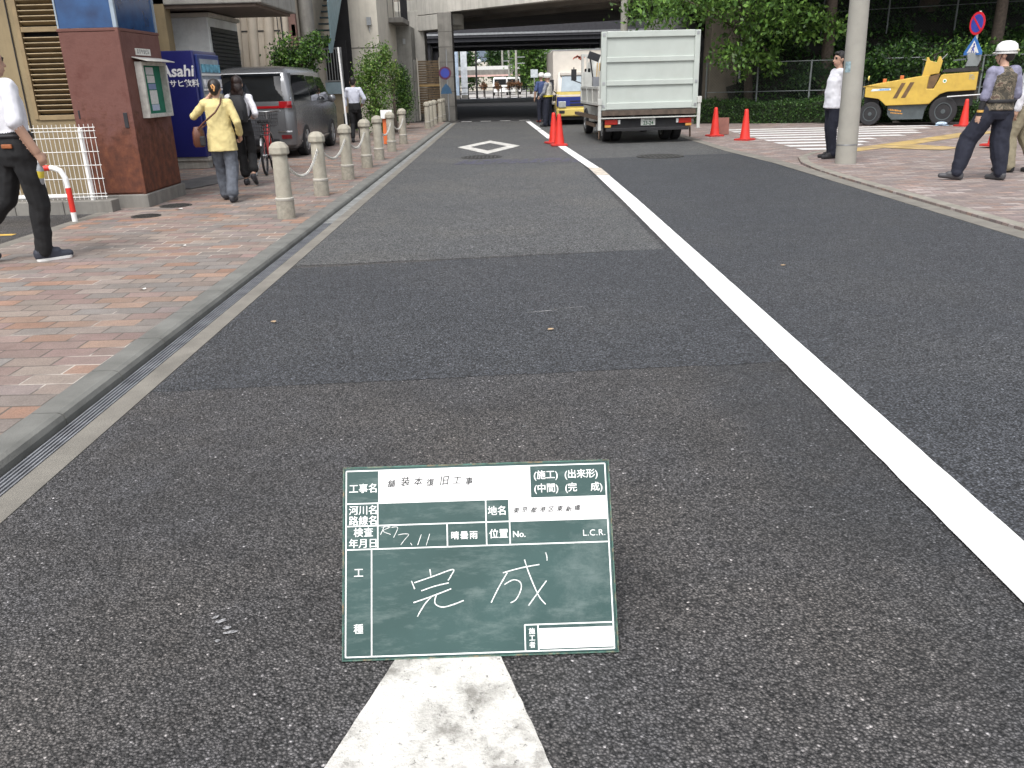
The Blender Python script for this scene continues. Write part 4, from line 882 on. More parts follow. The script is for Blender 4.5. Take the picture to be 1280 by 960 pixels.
for s in (-1, 1):
    m = MB(); m.b2((s*1.1, .12, .86), (s*1.14, 3.1, 1.26)); sp = m.build('side_panel', M_trkw, trk, bevel=.006)
    m = MB()
    for y in (.2, 1.1, 2.0, 3.04): m.b2((s*1.142, y-.03, .84), (s*1.17, y+.03, 1.27))
    m.b2((s*1.142, .15, 1.2), (s*1.165, 3.08, 1.26)); m.b2((s*1.142, .15, .84), (s*1.165, 3.08, .9)); m.build('side_rib', M_trkw, sp, bevel=.004)
    for lo, hi in (((s*1.09, .1, .9), (s*1.15, .17, 1.6)), ((s*1.08, 3.1, .86), (s*1.14, 3.18, 2.05))): MB().b2(lo, hi).build('stake_post', M_trkw, trk, bevel=.005)
    m = MB(); m.b2((s*1.0, .15, .5), (s*1.12, 4.6, .58)); m.cyl((s*1.08, .45, .55), (s*1.1, .42, .08), .02); m.b2((s*1.05, 1.2, .32), (s*1.1, 2.6, .4)); m.build('side_guard', mk('muddy_steel', (.12, .085, .06), .8, .2, var=.4, scale=9), trk)
m = MB()
for s in (-.4, .4): m.b2((s-.06, .2, .45), (s+.06, 4.6, .6))
m.b2((-.5, 1.0, .3), (.1, 1.6, .55)); m.b2((-.12, .7, .28), (.12, 1.0, .5)); m.build('chassis', M_black, trk)
m = MB(); m.b2((-1.08, 3.14, .9), (1.08, 3.18, 1.6)); m.b2((-1.08, 3.13, 1.98), (1.08, 3.19, 2.04))
for k in range(8): m.b2((-1.0+.28*k, 3.14, 1.6), (-.97+.28*k, 3.18, 1.98))
m.build('head_board', M_trkw, trk)
cab = MB().rloft([(.35, 3.4, 4.85, .82, .1), (.9, 3.35, 4.95, .85, .12), (1.15, 3.35, 4.93, .85, .12), (1.8, 3.42, 4.6, .8, .12), (1.98, 3.5, 4.4, .7, .12)], 5).build('cab', M_trkw, trk, smooth=40)
m = MB(); m.b2((-.6, 3.33, 1.25), (.6, 3.4, 1.75)); m.build('cab_rear_window', M_glass, cab)
m = MB(); m.b2((-.862, 3.7, 1.15), (-.82, 4.5, 1.7)); m.build('cab_side_window', M_glass, cab)
m = MB(); m.tube([(-.85, 4.7, 1.3), (-1.12, 4.8, 1.4), (-1.12, 4.8, 1.75)], .015); m.b2((-1.19, 4.76, 1.4), (-1.05, 4.84, 1.7)); m.build('wing_mirror', M_black, cab)
for x in (-.92, -.66, .66, .92): wheel(trk, (x*.92, .95, .34), .34, .2, M_steel)
for x in (-.85, .85): wheel(trk, (x*.92, 4.2, .34), .34, .2, M_steel)
# tools standing in the bed
t = thing('tool_bundle', 'shovels and a grey box leaning upright in the truck bed behind the cab', 'tools', (TX-.95, TY+2.2, .875), R(3))
MB().b2((-.14, -.1, 0), (.16, .15, .62)).build('grey_box', mk('box_grey', (.2, .21, .23), .6), t, bevel=.01)
m = MB(); m.tube([(0, .1, .1), (.1, .15, 1.0), (.28, .2, 1.25)], .02); m.tube([(-.05, .1, .1), (-.2, .2, 1.2)], .018); m.tube([(.1, .05, .1), (.34, .2, 1.4)], .018); m.build('handle', M_dark, t)
m = MB()
for k in range(3): m.tube([(-.06+.06*k, .0, .2), (-.02+.06*k, .05, .95)], .016)
m.build('wooden_handle', mk('pale_wood', (.5, .36, .18), .7), t); MB().box((-.1, .1, 1.1), (.3, .03, .18), ry=R(20)).build('shovel_blade', M_dark, t)

# ---- delivery truck, front toward the viewer
M_dy = mk('delivery_yellow', (.62, .48, .13), .45, var=.06); M_db = mk('delivery_blue', (.02, .035, .2), .4, var=.08); M_dbx = mk('box_cream_white', (.62, .58, .52), .55, var=.04, dirt=.1)
dt = thing('delivery_truck', 'yellow and blue box truck facing the viewer in the right lane behind the workers', 'truck', (2.5, 29.2, .006)); dt.scale = (.905, .905, .905)
MB().b2((-.93, .75, .75), (.93, 5.6, 2.62)).build('cargo_box', M_dbx, dt, bevel=.03)
m = MB(); m.b2((-.96, .74, .72), (.96, 5.62, .75)); m.b2((-.945, .735, 2.6), (.945, .76, 2.64)); m.build('box_trim', M_steel, dt)
m = MB(); 
for q in range(26): 
    a = random.uniform(0, 6.28); r_ = random.uniform(.0, .16); m.box((.05+r_*1.4*math.cos(a), .742, 2.36+r_*.5*math.sin(a)), (random.uniform(.03, .12), .006, random.uniform(.02, .05)), ry=random.uniform(-1, 1))
m.build('emblem', mk('emblem_red', (.6, .12, .06), .5), dt)
c = MB().rloft([(1.02, .03, 1.7, .85, .12), (1.2, .06, 1.7, .84, .12), (1.75, .28, 1.7, .78, .12), (1.86, .4, 1.65, .7, .12)], 5).build('cab', M_dbx, dt, smooth=40)
MB().rloft([(.3, .06, 1.6, .83, .1), (.55, 0, 1.7, .85, .12), (.95, .02, 1.7, .85, .12), (1.18, .055, 1.7, .843, .12)], 5).build('lower_cab', M_dy, c, smooth=40)
MB().add([(-.68, .045, 1.18), (.68, .045, 1.18), (.63, .245, 1.72), (-.63, .245, 1.72)], [(0, 1, 2, 3)]).build('windscreen', mk('sky_glass', (.3, .36, .4), .08, var=.1, spec=.8), c)
MB().b2((-.7, .2, 1.73), (.7, .35, 1.85)).build('visor', M_dbx, c, bevel=.02)
MB().b2((-.84, -.02, .66), (.84, .05, 1.0)).build('blue_band', M_db, c, bevel=.02)
m = MB(); m.b2((-.35, -.03, .7), (.35, -.018, .76)); m.b2((-.35, -.03, .82), (.35, -.018, .86)); m.build('grille_slat', M_black, c)
for s in (-1, 1):
    MB().b2((s*.5, -.05, .62), (s*.78, -.015, .84)).build('headlight', mk('lamp_clear', (.5, .52, .52), .15, .3), c, bevel=.02); MB().b2((s*.55, -.06, .42), (s*.75, -.035, .52)).build('fog_lamp', M_dark, c)
    m = MB(); m.tube([(s*.82, .15, 1.1), (s*1.0, .05, 1.25), (s*1.0, .05, 1.5)], .018); m.b2((s*.94, .0, 1.25), (s*1.08, .08, 1.6)); m.build('wing_mirror', M_black, c)
m = MB(); m.ell((.28, .55, 1.3), (.16, .12, .2)); m.ell((.28, .52, 1.55), (.09, .1, .12)); m.build('dark_seat', M_dark, c)
MB().b2((-.85, -.04, .32), (.85, .05, .58)).build('bumper', M_dy, dt, bevel=.03)
MB().b2((-.8, .1, .18), (.8, 5.3, .5)).build('chassis', M_black, dt)
for x in (-.75, .75):
    for y in (.75, 4.3): wheel(dt, (x, y, .33), .33, .22, M_steel)

# ---- yellow tyre roller
M_ry = mk('roller_yellow', (.52, .35, .06), .45, var=.1, scale=4, dirt=.35, dirtc=(.25, .14, .03)); M_rb = mk('roller_brown', (.12, .07, .03), .7, var=.3); M_rg = mk('roller_grey', (.07, .085, .09), .6, .2, var=.2)
ro = thing('tyre_roller', 'yellow rubber tyred road roller parked on the side street by the hedge', 'road roller', (10.1, 24.75, -.003), R(-26)); ro.scale = (.86, .86, .93)
K = .0031
def P(x, y): return ((x-60)*K, (740-y)*K)
pf = lambda off: (lambda a, b, z: (a, z, b))
hood = [P(*q) for q in ((95, 368), (180, 352), (620, 287), (690, 290), (682, 402), (745, 404), (800, 282), (830, 276), (1132, 262), (1132, 422), (870, 434), (815, 452), (770, 490), (720, 542), (310, 553), (275, 520), (230, 488), (95, 470))]
MB().prism(hood, pf(0), 0, 1.5).build('body', M_ry, ro, bevel=.022, seg=3)
MB().prism([P(*q) for q in ((330, 556), (715, 546), (690, 600), (680, 680), (380, 684), (335, 640))], pf(0), .12, 1.4).build('chassis', M_rg, ro, bevel=.01)
MB().prism([P(*q) for q in ((618, 300), (640, 170), (642, 125), (664, 120), (676, 152), (740, 170), (752, 118), (772, 118), (795, 160), (778, 270), (700, 280), (690, 320))], pf(0), .28, 1.2).build('console', M_ry, ro, bevel=.015)
MB().prism([P(*q) for q in ((690, 294), (790, 270), (770, 330), (742, 400), (684, 398))], pf(0), .03, 1.4).build('footwell', M_rb, ro)
m = MB()
for q in (((372, 486), (440, 346), (478, 346), (412, 486)), ((450, 482), (520, 342), (560, 342), (492, 482))): m.prism([P(*w) for w in q], pf(0), -.006, .004)
m.build('slanted_vent', M_rb, ro)
MB().prism([P(*q) for q in ((800, 262), (820, 232), (1125, 218), (1125, 260))], pf(0), .15, 1.35).build('operator_deck', M_black, ro, bevel=.01)
MB().prism([P(*q) for q in ((1005, 216), (1020, 160), (1005, 110), (1030, 96), (1140, 100), (1140, 160), (1120, 216))], pf(0), .45, 1.0).build('seat', mk('seat_grey', (.2, .22, .22), .7), ro, bevel=.03)
MB().prism([P(*q) for q in ((890, 152), (1004, 138), (1004, 156), (890, 164))], pf(0), .42, .5).build('arm_rest', M_rg, ro, bevel=.01)
o = MB(); a, b = P(735, 90); o.tube([(a+.17*math.cos(k*.524)*.9, .74+.19*math.sin(k*.524), b+.06*math.cos(k*.524)) for k in range(12)], .016, 8, closed=True); o.cyl((a, .74, b), (a-.05, .74, b-.2), .025); o.build('steering_wheel', M_black, ro, smooth=50)
MB().tube([(P(780, 150)[0], .5, P(0, 150)[1]), (P(830, 100)[0], .5, P(0, 96)[1])], .015).build('lever', M_steel, ro); MB().tube([(P(600, 140)[0], .2, P(0, 140)[1]), (P(650, 150)[0], .3, P(0, 150)[1])], .012).build('lever', M_steel, ro)
a, b = P(115, 298); m = MB(); m.lathe([(.02, -.03), (.07, .0), (.068, .02)], (a, .06, b), 16, axis='X'); h = m.build('work_lamp', mk('lamp_pale_yellow', (.8, .7, .2), .3), ro, smooth=50); MB().cyl((a, .06, b-.05), (a+.02, .1, P(0, 370)[1]), .012).build('stalk', M_black, h)
for (x, y) in ((272, 322), (435, 296)):
    a, b = P(x, y); MB().b2((a-.06, .3, b-.06), (a+.05, .4, b+.05)).build('top_lamp', mk('lamp_orange', (.5, .13, .03), .4), ro, bevel=.01)
m = MB(); m.lathe([(.055, 0), (.055, .006)], (P(838, 336)[0], -.006, P(0, 336)[1]), 20, axis='Y'); s_ = m.build('round_sticker', M_white, ro); MB().lathe([(.03, -.004), (.03, 0)], (P(838, 336)[0], -.0075, P(0, 336)[1]), 16, axis='Y').build('sticker_mark', mk('sticker_green', (.03, .25, .1), .5), s_)
m = MB(); m.prism([P(*q) for q in ((150, 418), (165, 398), (340, 392), (345, 412))], pf(0), -.004, .002); m.build('side_decal', mk('decal_pale_blue', (.55, .62, .66), .5, var=.25, scale=12), ro)
m = MB(); m.prism([P(*q) for q in ((225, 412), (235, 396), (330, 393), (330, 410))], pf(0), -.007, -.0045); m.build('side_decal', mk('decal_blue', (.2, .35, .55), .5, var=.4, scale=20), ro)
m = MB()
for q in range(9): m.box((P(1060+12*(q % 4), 0)[0], -.003, P(0, 290+16*(q//3))[1]), (.03, .008, .03))
m.build('data_plate', mk('plate_dull', (.3, .32, .28), .5), ro)
m = MB()
for q in range(8): m.box((P(348+16*q, 0)[0], .117, P(0, 590+2*q)[1]), (.035, .01, .05 if q % 3 else .03)); m.box((P(372+15*q, 0)[0], .117, P(0, 620+1.4*q)[1]), (.03, .01, .028))
m.build('chassis_lettering', mk('orange_marking', (.65, .3, .04), .6), ro)
a, b = P(850, 690)
for k in range(3): wheel(ro, (P(166, 0)[0], .14+.56*k, .345), .345, .27, M_rg, axis='Y', spokes=0, rr=.62)
for k in range(4): wheel(ro, (P(862, 0)[0], .1+.42*k, .405), .405, .26, M_rg, axis='Y', spokes=0, rr=.62)
for x, r_ in ((166, .345), (862, .405)): MB().cyl((P(x, 0)[0], .05, r_), (P(x, 0)[0], 1.45, r_), .08).build('axle', M_black, ro)
m = MB()
m.b2((P(95, 0)[0], .2, .5), (P(240, 0)[0], 1.3, .85)); m.b2((P(740, 0)[0], .2, .55), (P(1120, 0)[0], 1.35, .98)); m.build('undercarriage', M_black, ro)
m = MB(); m.tube([(P(880, 0)[0], -.08, P(0, 478)[1]), (P(1190, 0)[0], -.2, P(0, 460)[1])], .022); m.build('scraper_bar', M_steel, ro)
t = MB().ell((0, 0, .06), (.16, .08, .05)).add([(-.2, -.06, .01), (.18, -.08, .01), (.24, .06, .02), (-.1, .09, .05)], [(0, 1, 2, 3)]).build('blue_rag', mk('rag_blue', (.4, .5, .6), .9, var=.5, scale=18), None); t.location = (12.0, 23.75, -.002); tag(t, 'crumpled pale blue sheet lying under the yellow roller', 'sheet')

# ---- traffic cones
def cone(h=.7):
    t = thing('traffic_cone', 'c', 'traffic cone', (0, 0, 0), 0, 'red traffic cones')
    MB().lathe([(.125, .035), (.118, .06), (.048, h-.07), (.044, h-.02), (.03, h), (.012, h)], n=28).build('body', M_red, t, smooth=40)
    MB().rloft([(0, -.19, .19, .19, .04), (.03, -.19, .19, .19, .04), (.04, -.16, .16, .16, .04)], 5).build('base', mk('red_base', (.42, .025, .02), .6, var=.2), t, smooth=40)
    return t
c0 = cone(); c0.location = (1.24, 19.95, .016); c0['label'] = 'front one of the two red cones standing on the white centre line'
dup(c0, (1.16, 20.75, .016), .3, 'rear one of the two red cones standing on the white centre line')
dup(c0, (5.34, 22.0, -.003), .2, 'red cone nearer the truck, with a brown board behind it')
dup(c0, (5.66, 20.35, -.003), .7, 'red cone at the left end of the zebra crossing stripes')
dup(c0, (12.4, 23.35, -.003), .2, 'red cone standing behind the rear wheels of the yellow roller')
dup(c0, (9.25, 16.2, .07), .4, 'red cone seen between the legs of the helmeted walker')
t = MB().box((0, 0, .22), (.3, .03, .42), rx=R(-8)).build('brown_board', mk('brown_red_board', (.2, .08, .06), .7, var=.2), None, bevel=.004); t.location = (5.62, 22.3, 0); tag(t, 'small brown red board propped behind a red cone near the truck', 'board')

# ---- red bicycle
bk = thing('bicycle', 'red bicycle with a dark wire basket parked behind the silver van', 'bicycle', (-4.15, 15.0, .045), R(8))
M_bred = mk('bicycle_red', (.5, .03, .03), .35, var=.08)
for y, nme in ((-.52, 'rear'), (.52, 'front')):
    o = MB(); o.tube([(0, .30*math.cos(a), .32+.30*math.sin(a)) for a in np.linspace(0, 2*math.pi, 33)[:-1]], .02, 8, closed=True); w = o.build('wheel', M_black, bk, smooth=60, loc=(0, y, 0))
    m = MB()
    for k in range(14): a = 2*math.pi*k/14; m.cyl((.02*(-1)**k, 0, .32), (0, .29*math.cos(a), .32+.29*math.sin(a)), .0025, n=4)
    m.cyl((-.05, 0, .32), (.05, 0, .32), .025); m.build('spokes', M_steel, w)
    o = MB(); o.tube([(0, y+.335*math.cos(a), .32+.335*math.sin(a)) for a in np.linspace(.2, 2.6, 12)], .018, 6); o.build('mudguard', M_steel, bk, smooth=60)
m = MB(); m.tube([(0, -.05, .3), (0, .38, .78)], .02); m.tube([(0, -.05, .3), (0, -.2, .8)], .017); m.tube([(0, .36, .86), (0, .52, .32)], .018); m.tube([(0, -.52, .32), (0, -.05, .3)], .012); m.tube([(0, -.52, .32), (0, -.18, .65)], .01); m.tube([(0, -.1, .45), (0, .37, .72)], .016); m.build('frame', M_bred, bk, smooth=60)
m = MB(); m.ell((0, -.22, .86), (.1, .14, .05)); m.build('saddle', M_black, bk, smooth=60)
m = MB(); m.tube([(0, .36, .84), (0, .33, 1.0)], .015); m.tube([(-.27, .12, 1.02), (-.2, .25, 1.02), (0, .34, 1.0), (.2, .25, 1.02), (.27, .12, 1.02)], .013); m.build('handlebar', M_steel, bk, smooth=60)
m = MB()
def basket(m, y0, z0):
    for k in range(10):
        for z in (0, .07, .14, .21): pass
    for z in (0, .06, .12, .18, .24):
        e = .13+.16*z; m.tube([(-e, y0-.1-.1*z, z0+z), (e, y0-.1-.1*z, z0+z), (e, y0+.13+.1*z, z0+z), (-e, y0+.13+.1*z, z0+z)], .005, 4, closed=True)
    for k in range(9):
        q = -1+k/4; m.cyl((q*.13, y0-.1, z0), (q*.168, y0-.124, z0+.24), .004, n=4); m.cyl((q*.13, y0+.13, z0), (q*.168, y0+.154, z0+.24), .004, n=4)
    m.add([(-.13, y0-.1, z0+.002), (.13, y0-.1, z0+.002), (.13, y0+.13, z0+.002), (-.13, y0+.13, z0+.002)], [(0, 1, 2, 3)])
basket(m, .58, .76); m.build('basket', M_dark, bk)
m = MB(); basket(m, -.62, .66); m.build('rear_basket', M_dark, bk)
m = MB(); m.cyl((-.12, -.05, .3), (.12, -.05, .3), .012); m.b2((-.17, -.2, .2), (-.08, -.1, .22)); m.b2((.08, .02, .36), (.17, .12, .38)); m.lathe([(.09, -.005), (.09, .005)], (.05, -.05, .3), 20, axis='X'); m.build('crank', M_steel, bk)
m = MB(); m.cyl((-.06, -.5, .3), (-.16, -.6, .01), .01); m.build('kickstand', M_steel, bk)
# ================================================================ right side: poles, hedge, bank, trees
M_pole = mk('concrete_pole', (.31, .3, .265), .85, var=.08, scale=4, bump=.15, bscale=120, dirt=.2, dirtc=(.22, .2, .17))
t = thing('utility_pole', 'thick tapering concrete utility pole beside the man in the white polo shirt', 'pole', (5.6, 14.05, .03)); t.rotation_euler = (0, R(-1.3), 0)
MB().cyl((0, 0, -.1), (0, 0, 9), .165, .10, 32).build('pole', M_pole, t, smooth=50)
m = MB(); m.add([(.158*math.cos(R(a)), .158*math.sin(R(a)), z) for z in (1.42, 1.58) for a in (195, 207, 219, 231)], [(0, 1, 5, 4), (1, 2, 6, 5), (2, 3, 7, 6)]); m.build('sticker', mk('sticker_blue_grey', (.24, .33, .36), .6, var=.4, scale=24), t)
MB().lathe([(.1655, .3), (.1655, .32)], n=32).build('band', M_steel, t, smooth=50)
t = MB().cyl((3.62, 26.8, -.05), (3.62, 26.8, 9), .12, .085, 24).build('utility_pole', M_pole, None, smooth=50); tag(t, 'slim grey concrete pole rising behind the flatbed truck panel', 'pole')
b = dup(b0, (11.15, 26.3, -.004), .3, 'pale stone bollard beside the front wheel of the yellow roller', 'stone bollards by the hedge')

# clipped hedge
def hedge(p0, p1, h, w, label):
    p0 = Vector(p0); p1 = Vector(p1); L = (p1-p0).length; a = math.atan2((p1-p0).y, (p1-p0).x)
    t = thing('clipped_hedge', label, 'hedge', (p0.x, p0.y, 0), a)
    mb = MB(); mb.b2((0, .1, 0), (L, w-.1, h-.1)); mb.build('branches', mk('hedge_core', (.018, .03, .012), .9, var=.4), t)
    n = int(9500*L/5); pts = RNG.uniform(size=(n, 3)); q = RNG.uniform(size=n); pts[:, 0] *= L; pts[:, 1] *= w; pts[:, 2] *= h
    pts[q < .5, 1] = RNG.normal(.03, .05, (q < .5).sum()); k = (q >= .5) & (q < .85); pts[k, 2] = h+RNG.normal(-.03, .045, k.sum())
    pts[:, 2] += .05*np.sin(pts[:, 0]*2.1)+.03*np.sin(pts[:, 0]*5.3); pts[:, 2] = np.maximum(pts[:, 2], .02)
    leaf_mesh('foliage', pts, .06, [M_leafd, M_leaf, leafmat('hedge_leaf', (.035, .085, .02))], t); return t
hedge((6.1, 28.1), (11.6, 25.9), .66, .9, 'long low clipped green hedge along the side street behind the cones')
hedge((11.8, 25.75), (20, 23.4), .6, .9, 'low clipped hedge continuing behind the yellow roller')
# bank behind the hedge
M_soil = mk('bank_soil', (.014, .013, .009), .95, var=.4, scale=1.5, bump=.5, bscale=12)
def bank_z(x, y):
    yy = y-(28.3-.33*(x-7)); s = min(1, max(0, (yy-.3)/3.6)); return -.02+2.3*s*s*(3-2*s)+ max(0, yy-4.5)*.42
mb = MB(); vs = []; nx, ny = 46, 40
for j in range(ny+1):
    for i in range(nx+1):
        x = 7.6+i*1.1; y = 27.2-.33*(x-7)+j*.62; vs.append((x, y, bank_z(x, y)+.12*noise.noise(Vector((x, y, 0)))))
mb.add(vs, [(j*(nx+1)+i, j*(nx+1)+i+1, (j+1)*(nx+1)+i+1, (j+1)*(nx+1)+i) for j in range(ny) for i in range(nx)]); struct(mb, 'bank_terrain', M_soil, smooth=60)
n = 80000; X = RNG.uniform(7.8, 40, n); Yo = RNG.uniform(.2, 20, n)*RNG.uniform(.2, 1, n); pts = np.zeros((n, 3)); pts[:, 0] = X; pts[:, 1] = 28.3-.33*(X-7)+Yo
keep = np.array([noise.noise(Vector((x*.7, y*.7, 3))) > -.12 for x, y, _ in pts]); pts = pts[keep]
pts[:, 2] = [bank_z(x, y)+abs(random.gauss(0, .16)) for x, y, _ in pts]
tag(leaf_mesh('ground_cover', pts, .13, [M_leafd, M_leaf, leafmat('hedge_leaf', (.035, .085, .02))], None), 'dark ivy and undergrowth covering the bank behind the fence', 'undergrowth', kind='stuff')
def shrub_mass(x, y, z, r, label, n, ms):
    return tree('bank_shrub', label, (x, y, 0), [((0, 0, z), r), ((r[0]*.7, .1, z-.2), (r[0]*.6, r[1]*.8, r[2]*.8)), ((-r[0]*.7, .1, z-.1), (r[0]*.6, r[1]*.8, r[2]*.8))], n, .12, ms, z, .08, 'shrubs on the bank behind the roller', 6, 60, cat='shrub')
shrub_mass(12.4, 27.6, 1.6, (1.3, .7, .75), 'leafy green shrub on the bank behind the roller bonnet', 5200, [M_leaf, M_leafd])
shrub_mass(14.5, 26.9, 1.75, (1.4, .7, .7), 'leafy green shrub on the bank behind the roller seat', 5200, [M_leaf, M_leafd, M_leafb])
shrub_mass(17.0, 26.2, 1.75, (1.5, .7, .75), 'leafy green shrub on the bank behind the helmeted walker', 5200, [M_leaf, M_leafd])
shrub_mass(10.4, 28.6, 1.35, (.9, .6, .6), 'small dark shrub on the bank behind the white shirted man', 2600, [M_leafd, M_leafd, M_leaf])
# fences: lower one behind the hedge, upper one on the bank
M_fp = mk('fence_post_grey', (.2, .22, .22), .6, .4, var=.2); M_fm = mk('fence_wire', (.05, .07, .06), .6, .3)
def fence(name, label, pts, h, wire=.09):
    t = thing(name, label, 'fence', pts[0])
    o = Vector(pts[0])
    for p in pts: q = Vector(p)-o; MB().cyl(q-Vector((0, 0, .1)), q+Vector((0, 0, h)), .03, n=10).build('post', M_fp, t, smooth=50)
    m = MB()
    for a, b in zip(pts, pts[1:]):
        for z in (h-.03, h*.5): m.cyl(Vector(a)-o+Vector((0, 0, z)), Vector(b)-o+Vector((0, 0, z)), .014, n=6)
    m.build('rail', M_fp, t)
    m = MB()
    for a, b in zip(pts, pts[1:]):
        a = Vector(a)-o; b = Vector(b)-o; L = (b-a).length; d = (b-a)/L; k = -h
        while k < L:
            for s in (1, -1):
                x0, x1 = (k, k+h) if s > 0 else (k+h, k); 
                P0 = [x0, 0.]; P1 = [x1, h]
                def clip(P, Q):
                    if P[0] < 0: f = (0-P[0])/(Q[0]-P[0]); return [0, P[1]+f*(Q[1]-P[1])]
                    if P[0] > L: f = (L-P[0])/(Q[0]-P[0]); return [L, P[1]+f*(Q[1]-P[1])]
                    return P
                p, q = clip(P0, P1), clip(P1, P0); A = a+d*p[0]+Vector((0, 0, p[1])); B = a+d*q[0]+Vector((0, 0, q[1]))
                w = Vector((0, 0, .0022)); e = d*.0022; m.add([A-w-e, A+w-e, B+w+e, B-w+e], [(0, 1, 2, 3)])
            k += wire
    m.build('wire_mesh', M_fm, t); return t
lo = [(6.7+1.54*k, 29.15-.34*1.54*k, .0) for k in range(8)]
fence('chain_link_fence', 'grey chain link fence directly behind the clipped hedge', lo, 1.85)
up = [(9.4+2.08*k, 32.9-.3*2.08*k, 0) for k in range(8)]; up = [(x, y, bank_z(x, y)-.05) for x, y, _ in up]
fence('chain_link_fence', 'taller chain link fence higher up on the shaded bank', up, 1.7)
# trees on the bank: dark trunks, crowns closing overhead
BT = [(9.6, 33.2, 1.0, 'broad dark tree on the bank above the white shirted man'), (12.4, 34.2, 1.1, 'dark tree on the bank left of the thick brown trunk'), (15.6, 33.0, 1.1, 'thick brown trunked tree on the bank behind the roller'), (19.2, 32.2, 1.1, 'dark tree on the bank above the no parking sign'), (23.0, 30.6, 1.1, 'dark tree at the right end of the bank'), (13.6, 38.2, 1.2, 'tall dark tree farther back on the bank'), (20.0, 37.0, 1.2, 'tall dark tree at the back of the bank on the right'), (27.5, 33.5, 1.2, 'dark tree beyond the right edge of the bank')]
for i, (x, y, s, l) in enumerate(BT):
    z0 = bank_z(x, y); 
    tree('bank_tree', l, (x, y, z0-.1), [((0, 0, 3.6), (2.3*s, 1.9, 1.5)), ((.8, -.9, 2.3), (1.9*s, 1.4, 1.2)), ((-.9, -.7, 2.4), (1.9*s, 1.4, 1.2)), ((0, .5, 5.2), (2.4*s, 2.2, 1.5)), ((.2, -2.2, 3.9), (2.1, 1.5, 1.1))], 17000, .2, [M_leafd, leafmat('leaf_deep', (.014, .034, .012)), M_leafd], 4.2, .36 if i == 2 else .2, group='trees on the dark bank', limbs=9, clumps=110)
for i, (x, y, l) in enumerate(((10.5, 26.6, 'tree whose dark crown closes over the hedge and fence'), (15.5, 25.8, 'tree whose dark crown closes over the road roller'), (21, 25, 'tree whose dark crown closes over the right end of the hedge'), (26, 38, 'tallest dark tree at the far back of the bank'))):  # crowns above view, added to keep sky light off the bank
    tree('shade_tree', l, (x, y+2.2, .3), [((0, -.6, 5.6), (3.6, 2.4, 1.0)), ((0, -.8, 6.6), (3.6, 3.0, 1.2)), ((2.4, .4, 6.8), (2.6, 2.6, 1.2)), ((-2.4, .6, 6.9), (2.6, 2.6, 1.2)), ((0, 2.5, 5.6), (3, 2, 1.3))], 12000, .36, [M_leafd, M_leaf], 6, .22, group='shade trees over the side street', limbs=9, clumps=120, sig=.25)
tree('overhanging_tree', 'bright leaved tree whose branches hang over the flatbed truck', (8.3, 29.6, 0), [((-3.6, -3.4, 3.35), (1.3, 1.0, .62)), ((-2.0, -2.6, 3.5), (1.3, 1.1, .7)), ((-.3, -2.2, 3.1), (1.2, 1.1, .8)), ((-1.3, -2.4, 2.2), (.75, .6, .6)), ((-.6, -1.9, 1.9), (.6, .6, .5)), ((.2, -1.6, 1.9), (.5, .5, .5)), ((1.4, -1.6, 2.9), (1.1, 1, .6)), ((0, 0, 5), (2.6, 2.2, 1.2)), ((-1.7, -2.2, 4.6), (2.2, 1.6, .9))], 12500, .15, [M_leaf, M_leafb, M_leafb, M_leaf], 3.8, .17, limbs=14, clumps=90, lean=(-.5, -.6), sig=.2)
# traffic signs on their pole
t = thing('no_parking_sign', 'round red and blue no parking sign above a blue crosswalk sign behind the roller', 'traffic sign', (12.7, 24.0, -.003), R(-72)); t.scale = (.84, .84, .96)
MB().cyl((0, .05, 0), (0, .05, 3.02), .038, n=14).build('pole', mk('sign_pole_cream', (.55, .53, .46), .6, var=.1), t, smooth=50)
sr = mk('sign_red', (.6, .02, .04), .45); sb = mk('sign_blue', (.04, .07, .42), .45)
o = MB().lathe([(.3, -.012), (.3, 0)], (0, 0, 2.7), 36, axis='Y').build('red_rim', sr, t); MB().lathe([(.235, -.0145), (.235, -.0125)], (0, 0, 2.7), 32, axis='Y').build('blue_field', sb, o)
MB().box((0, -.018, 2.7), (.5, .006, .05), ry=R(45)).build('red_bar', sr, o)
o = MB().prism([(-.36, 1.88), (.36, 1.88), (.36, 1.96), (0, 2.38), (-.36, 1.96)], lambda a, b, z: (a, z, b), -.012, 0).build('pentagon_plate', mk('sign_mid_blue', (.05, .17, .48), .45), t)
MB().prism([(-.24, 1.93), (.24, 1.93), (0, 2.26)], lambda a, b, z: (a, z, b), -.016, -.0125).build('white_triangle', M_white, o)
m = MB(); m.ell((.02, -.02, 2.16), (.03, .006, .03)); m.tube([(.02, -.02, 2.13), (.0, -.02, 2.05), (-.05, -.02, 1.97)], .016); m.tube([(0, -.02, 2.05), (.05, -.02, 1.97)], .014); m.tube([(-.06, -.02, 2.06), (.06, -.02, 2.1)], .012)
for k in range(4): m.box((-.14+.09*k, -.02, 1.945), (.05, .006, .012))
m.build('walking_figure', sb, o)
# small white and green notice beside the bank at the frame edge
t = thing('green_notice', 'small white framed green notice on a post past the helmeted walker', 'sign', (13.9, 22.1, -.003))
MB().cyl((0, .03, 0), (0, .03, 1.9), .03).build('post', M_steel, t, smooth=50); MB().b2((-.25, -.02, 1.5), (.25, .0, 2.0)).build('frame', M_white, t, bevel=.005); MB().b2((-.19, -.027, 1.56), (.19, -.021, 1.9)).build('panel', mk('notice_green', (.03, .25, .15), .5), t)
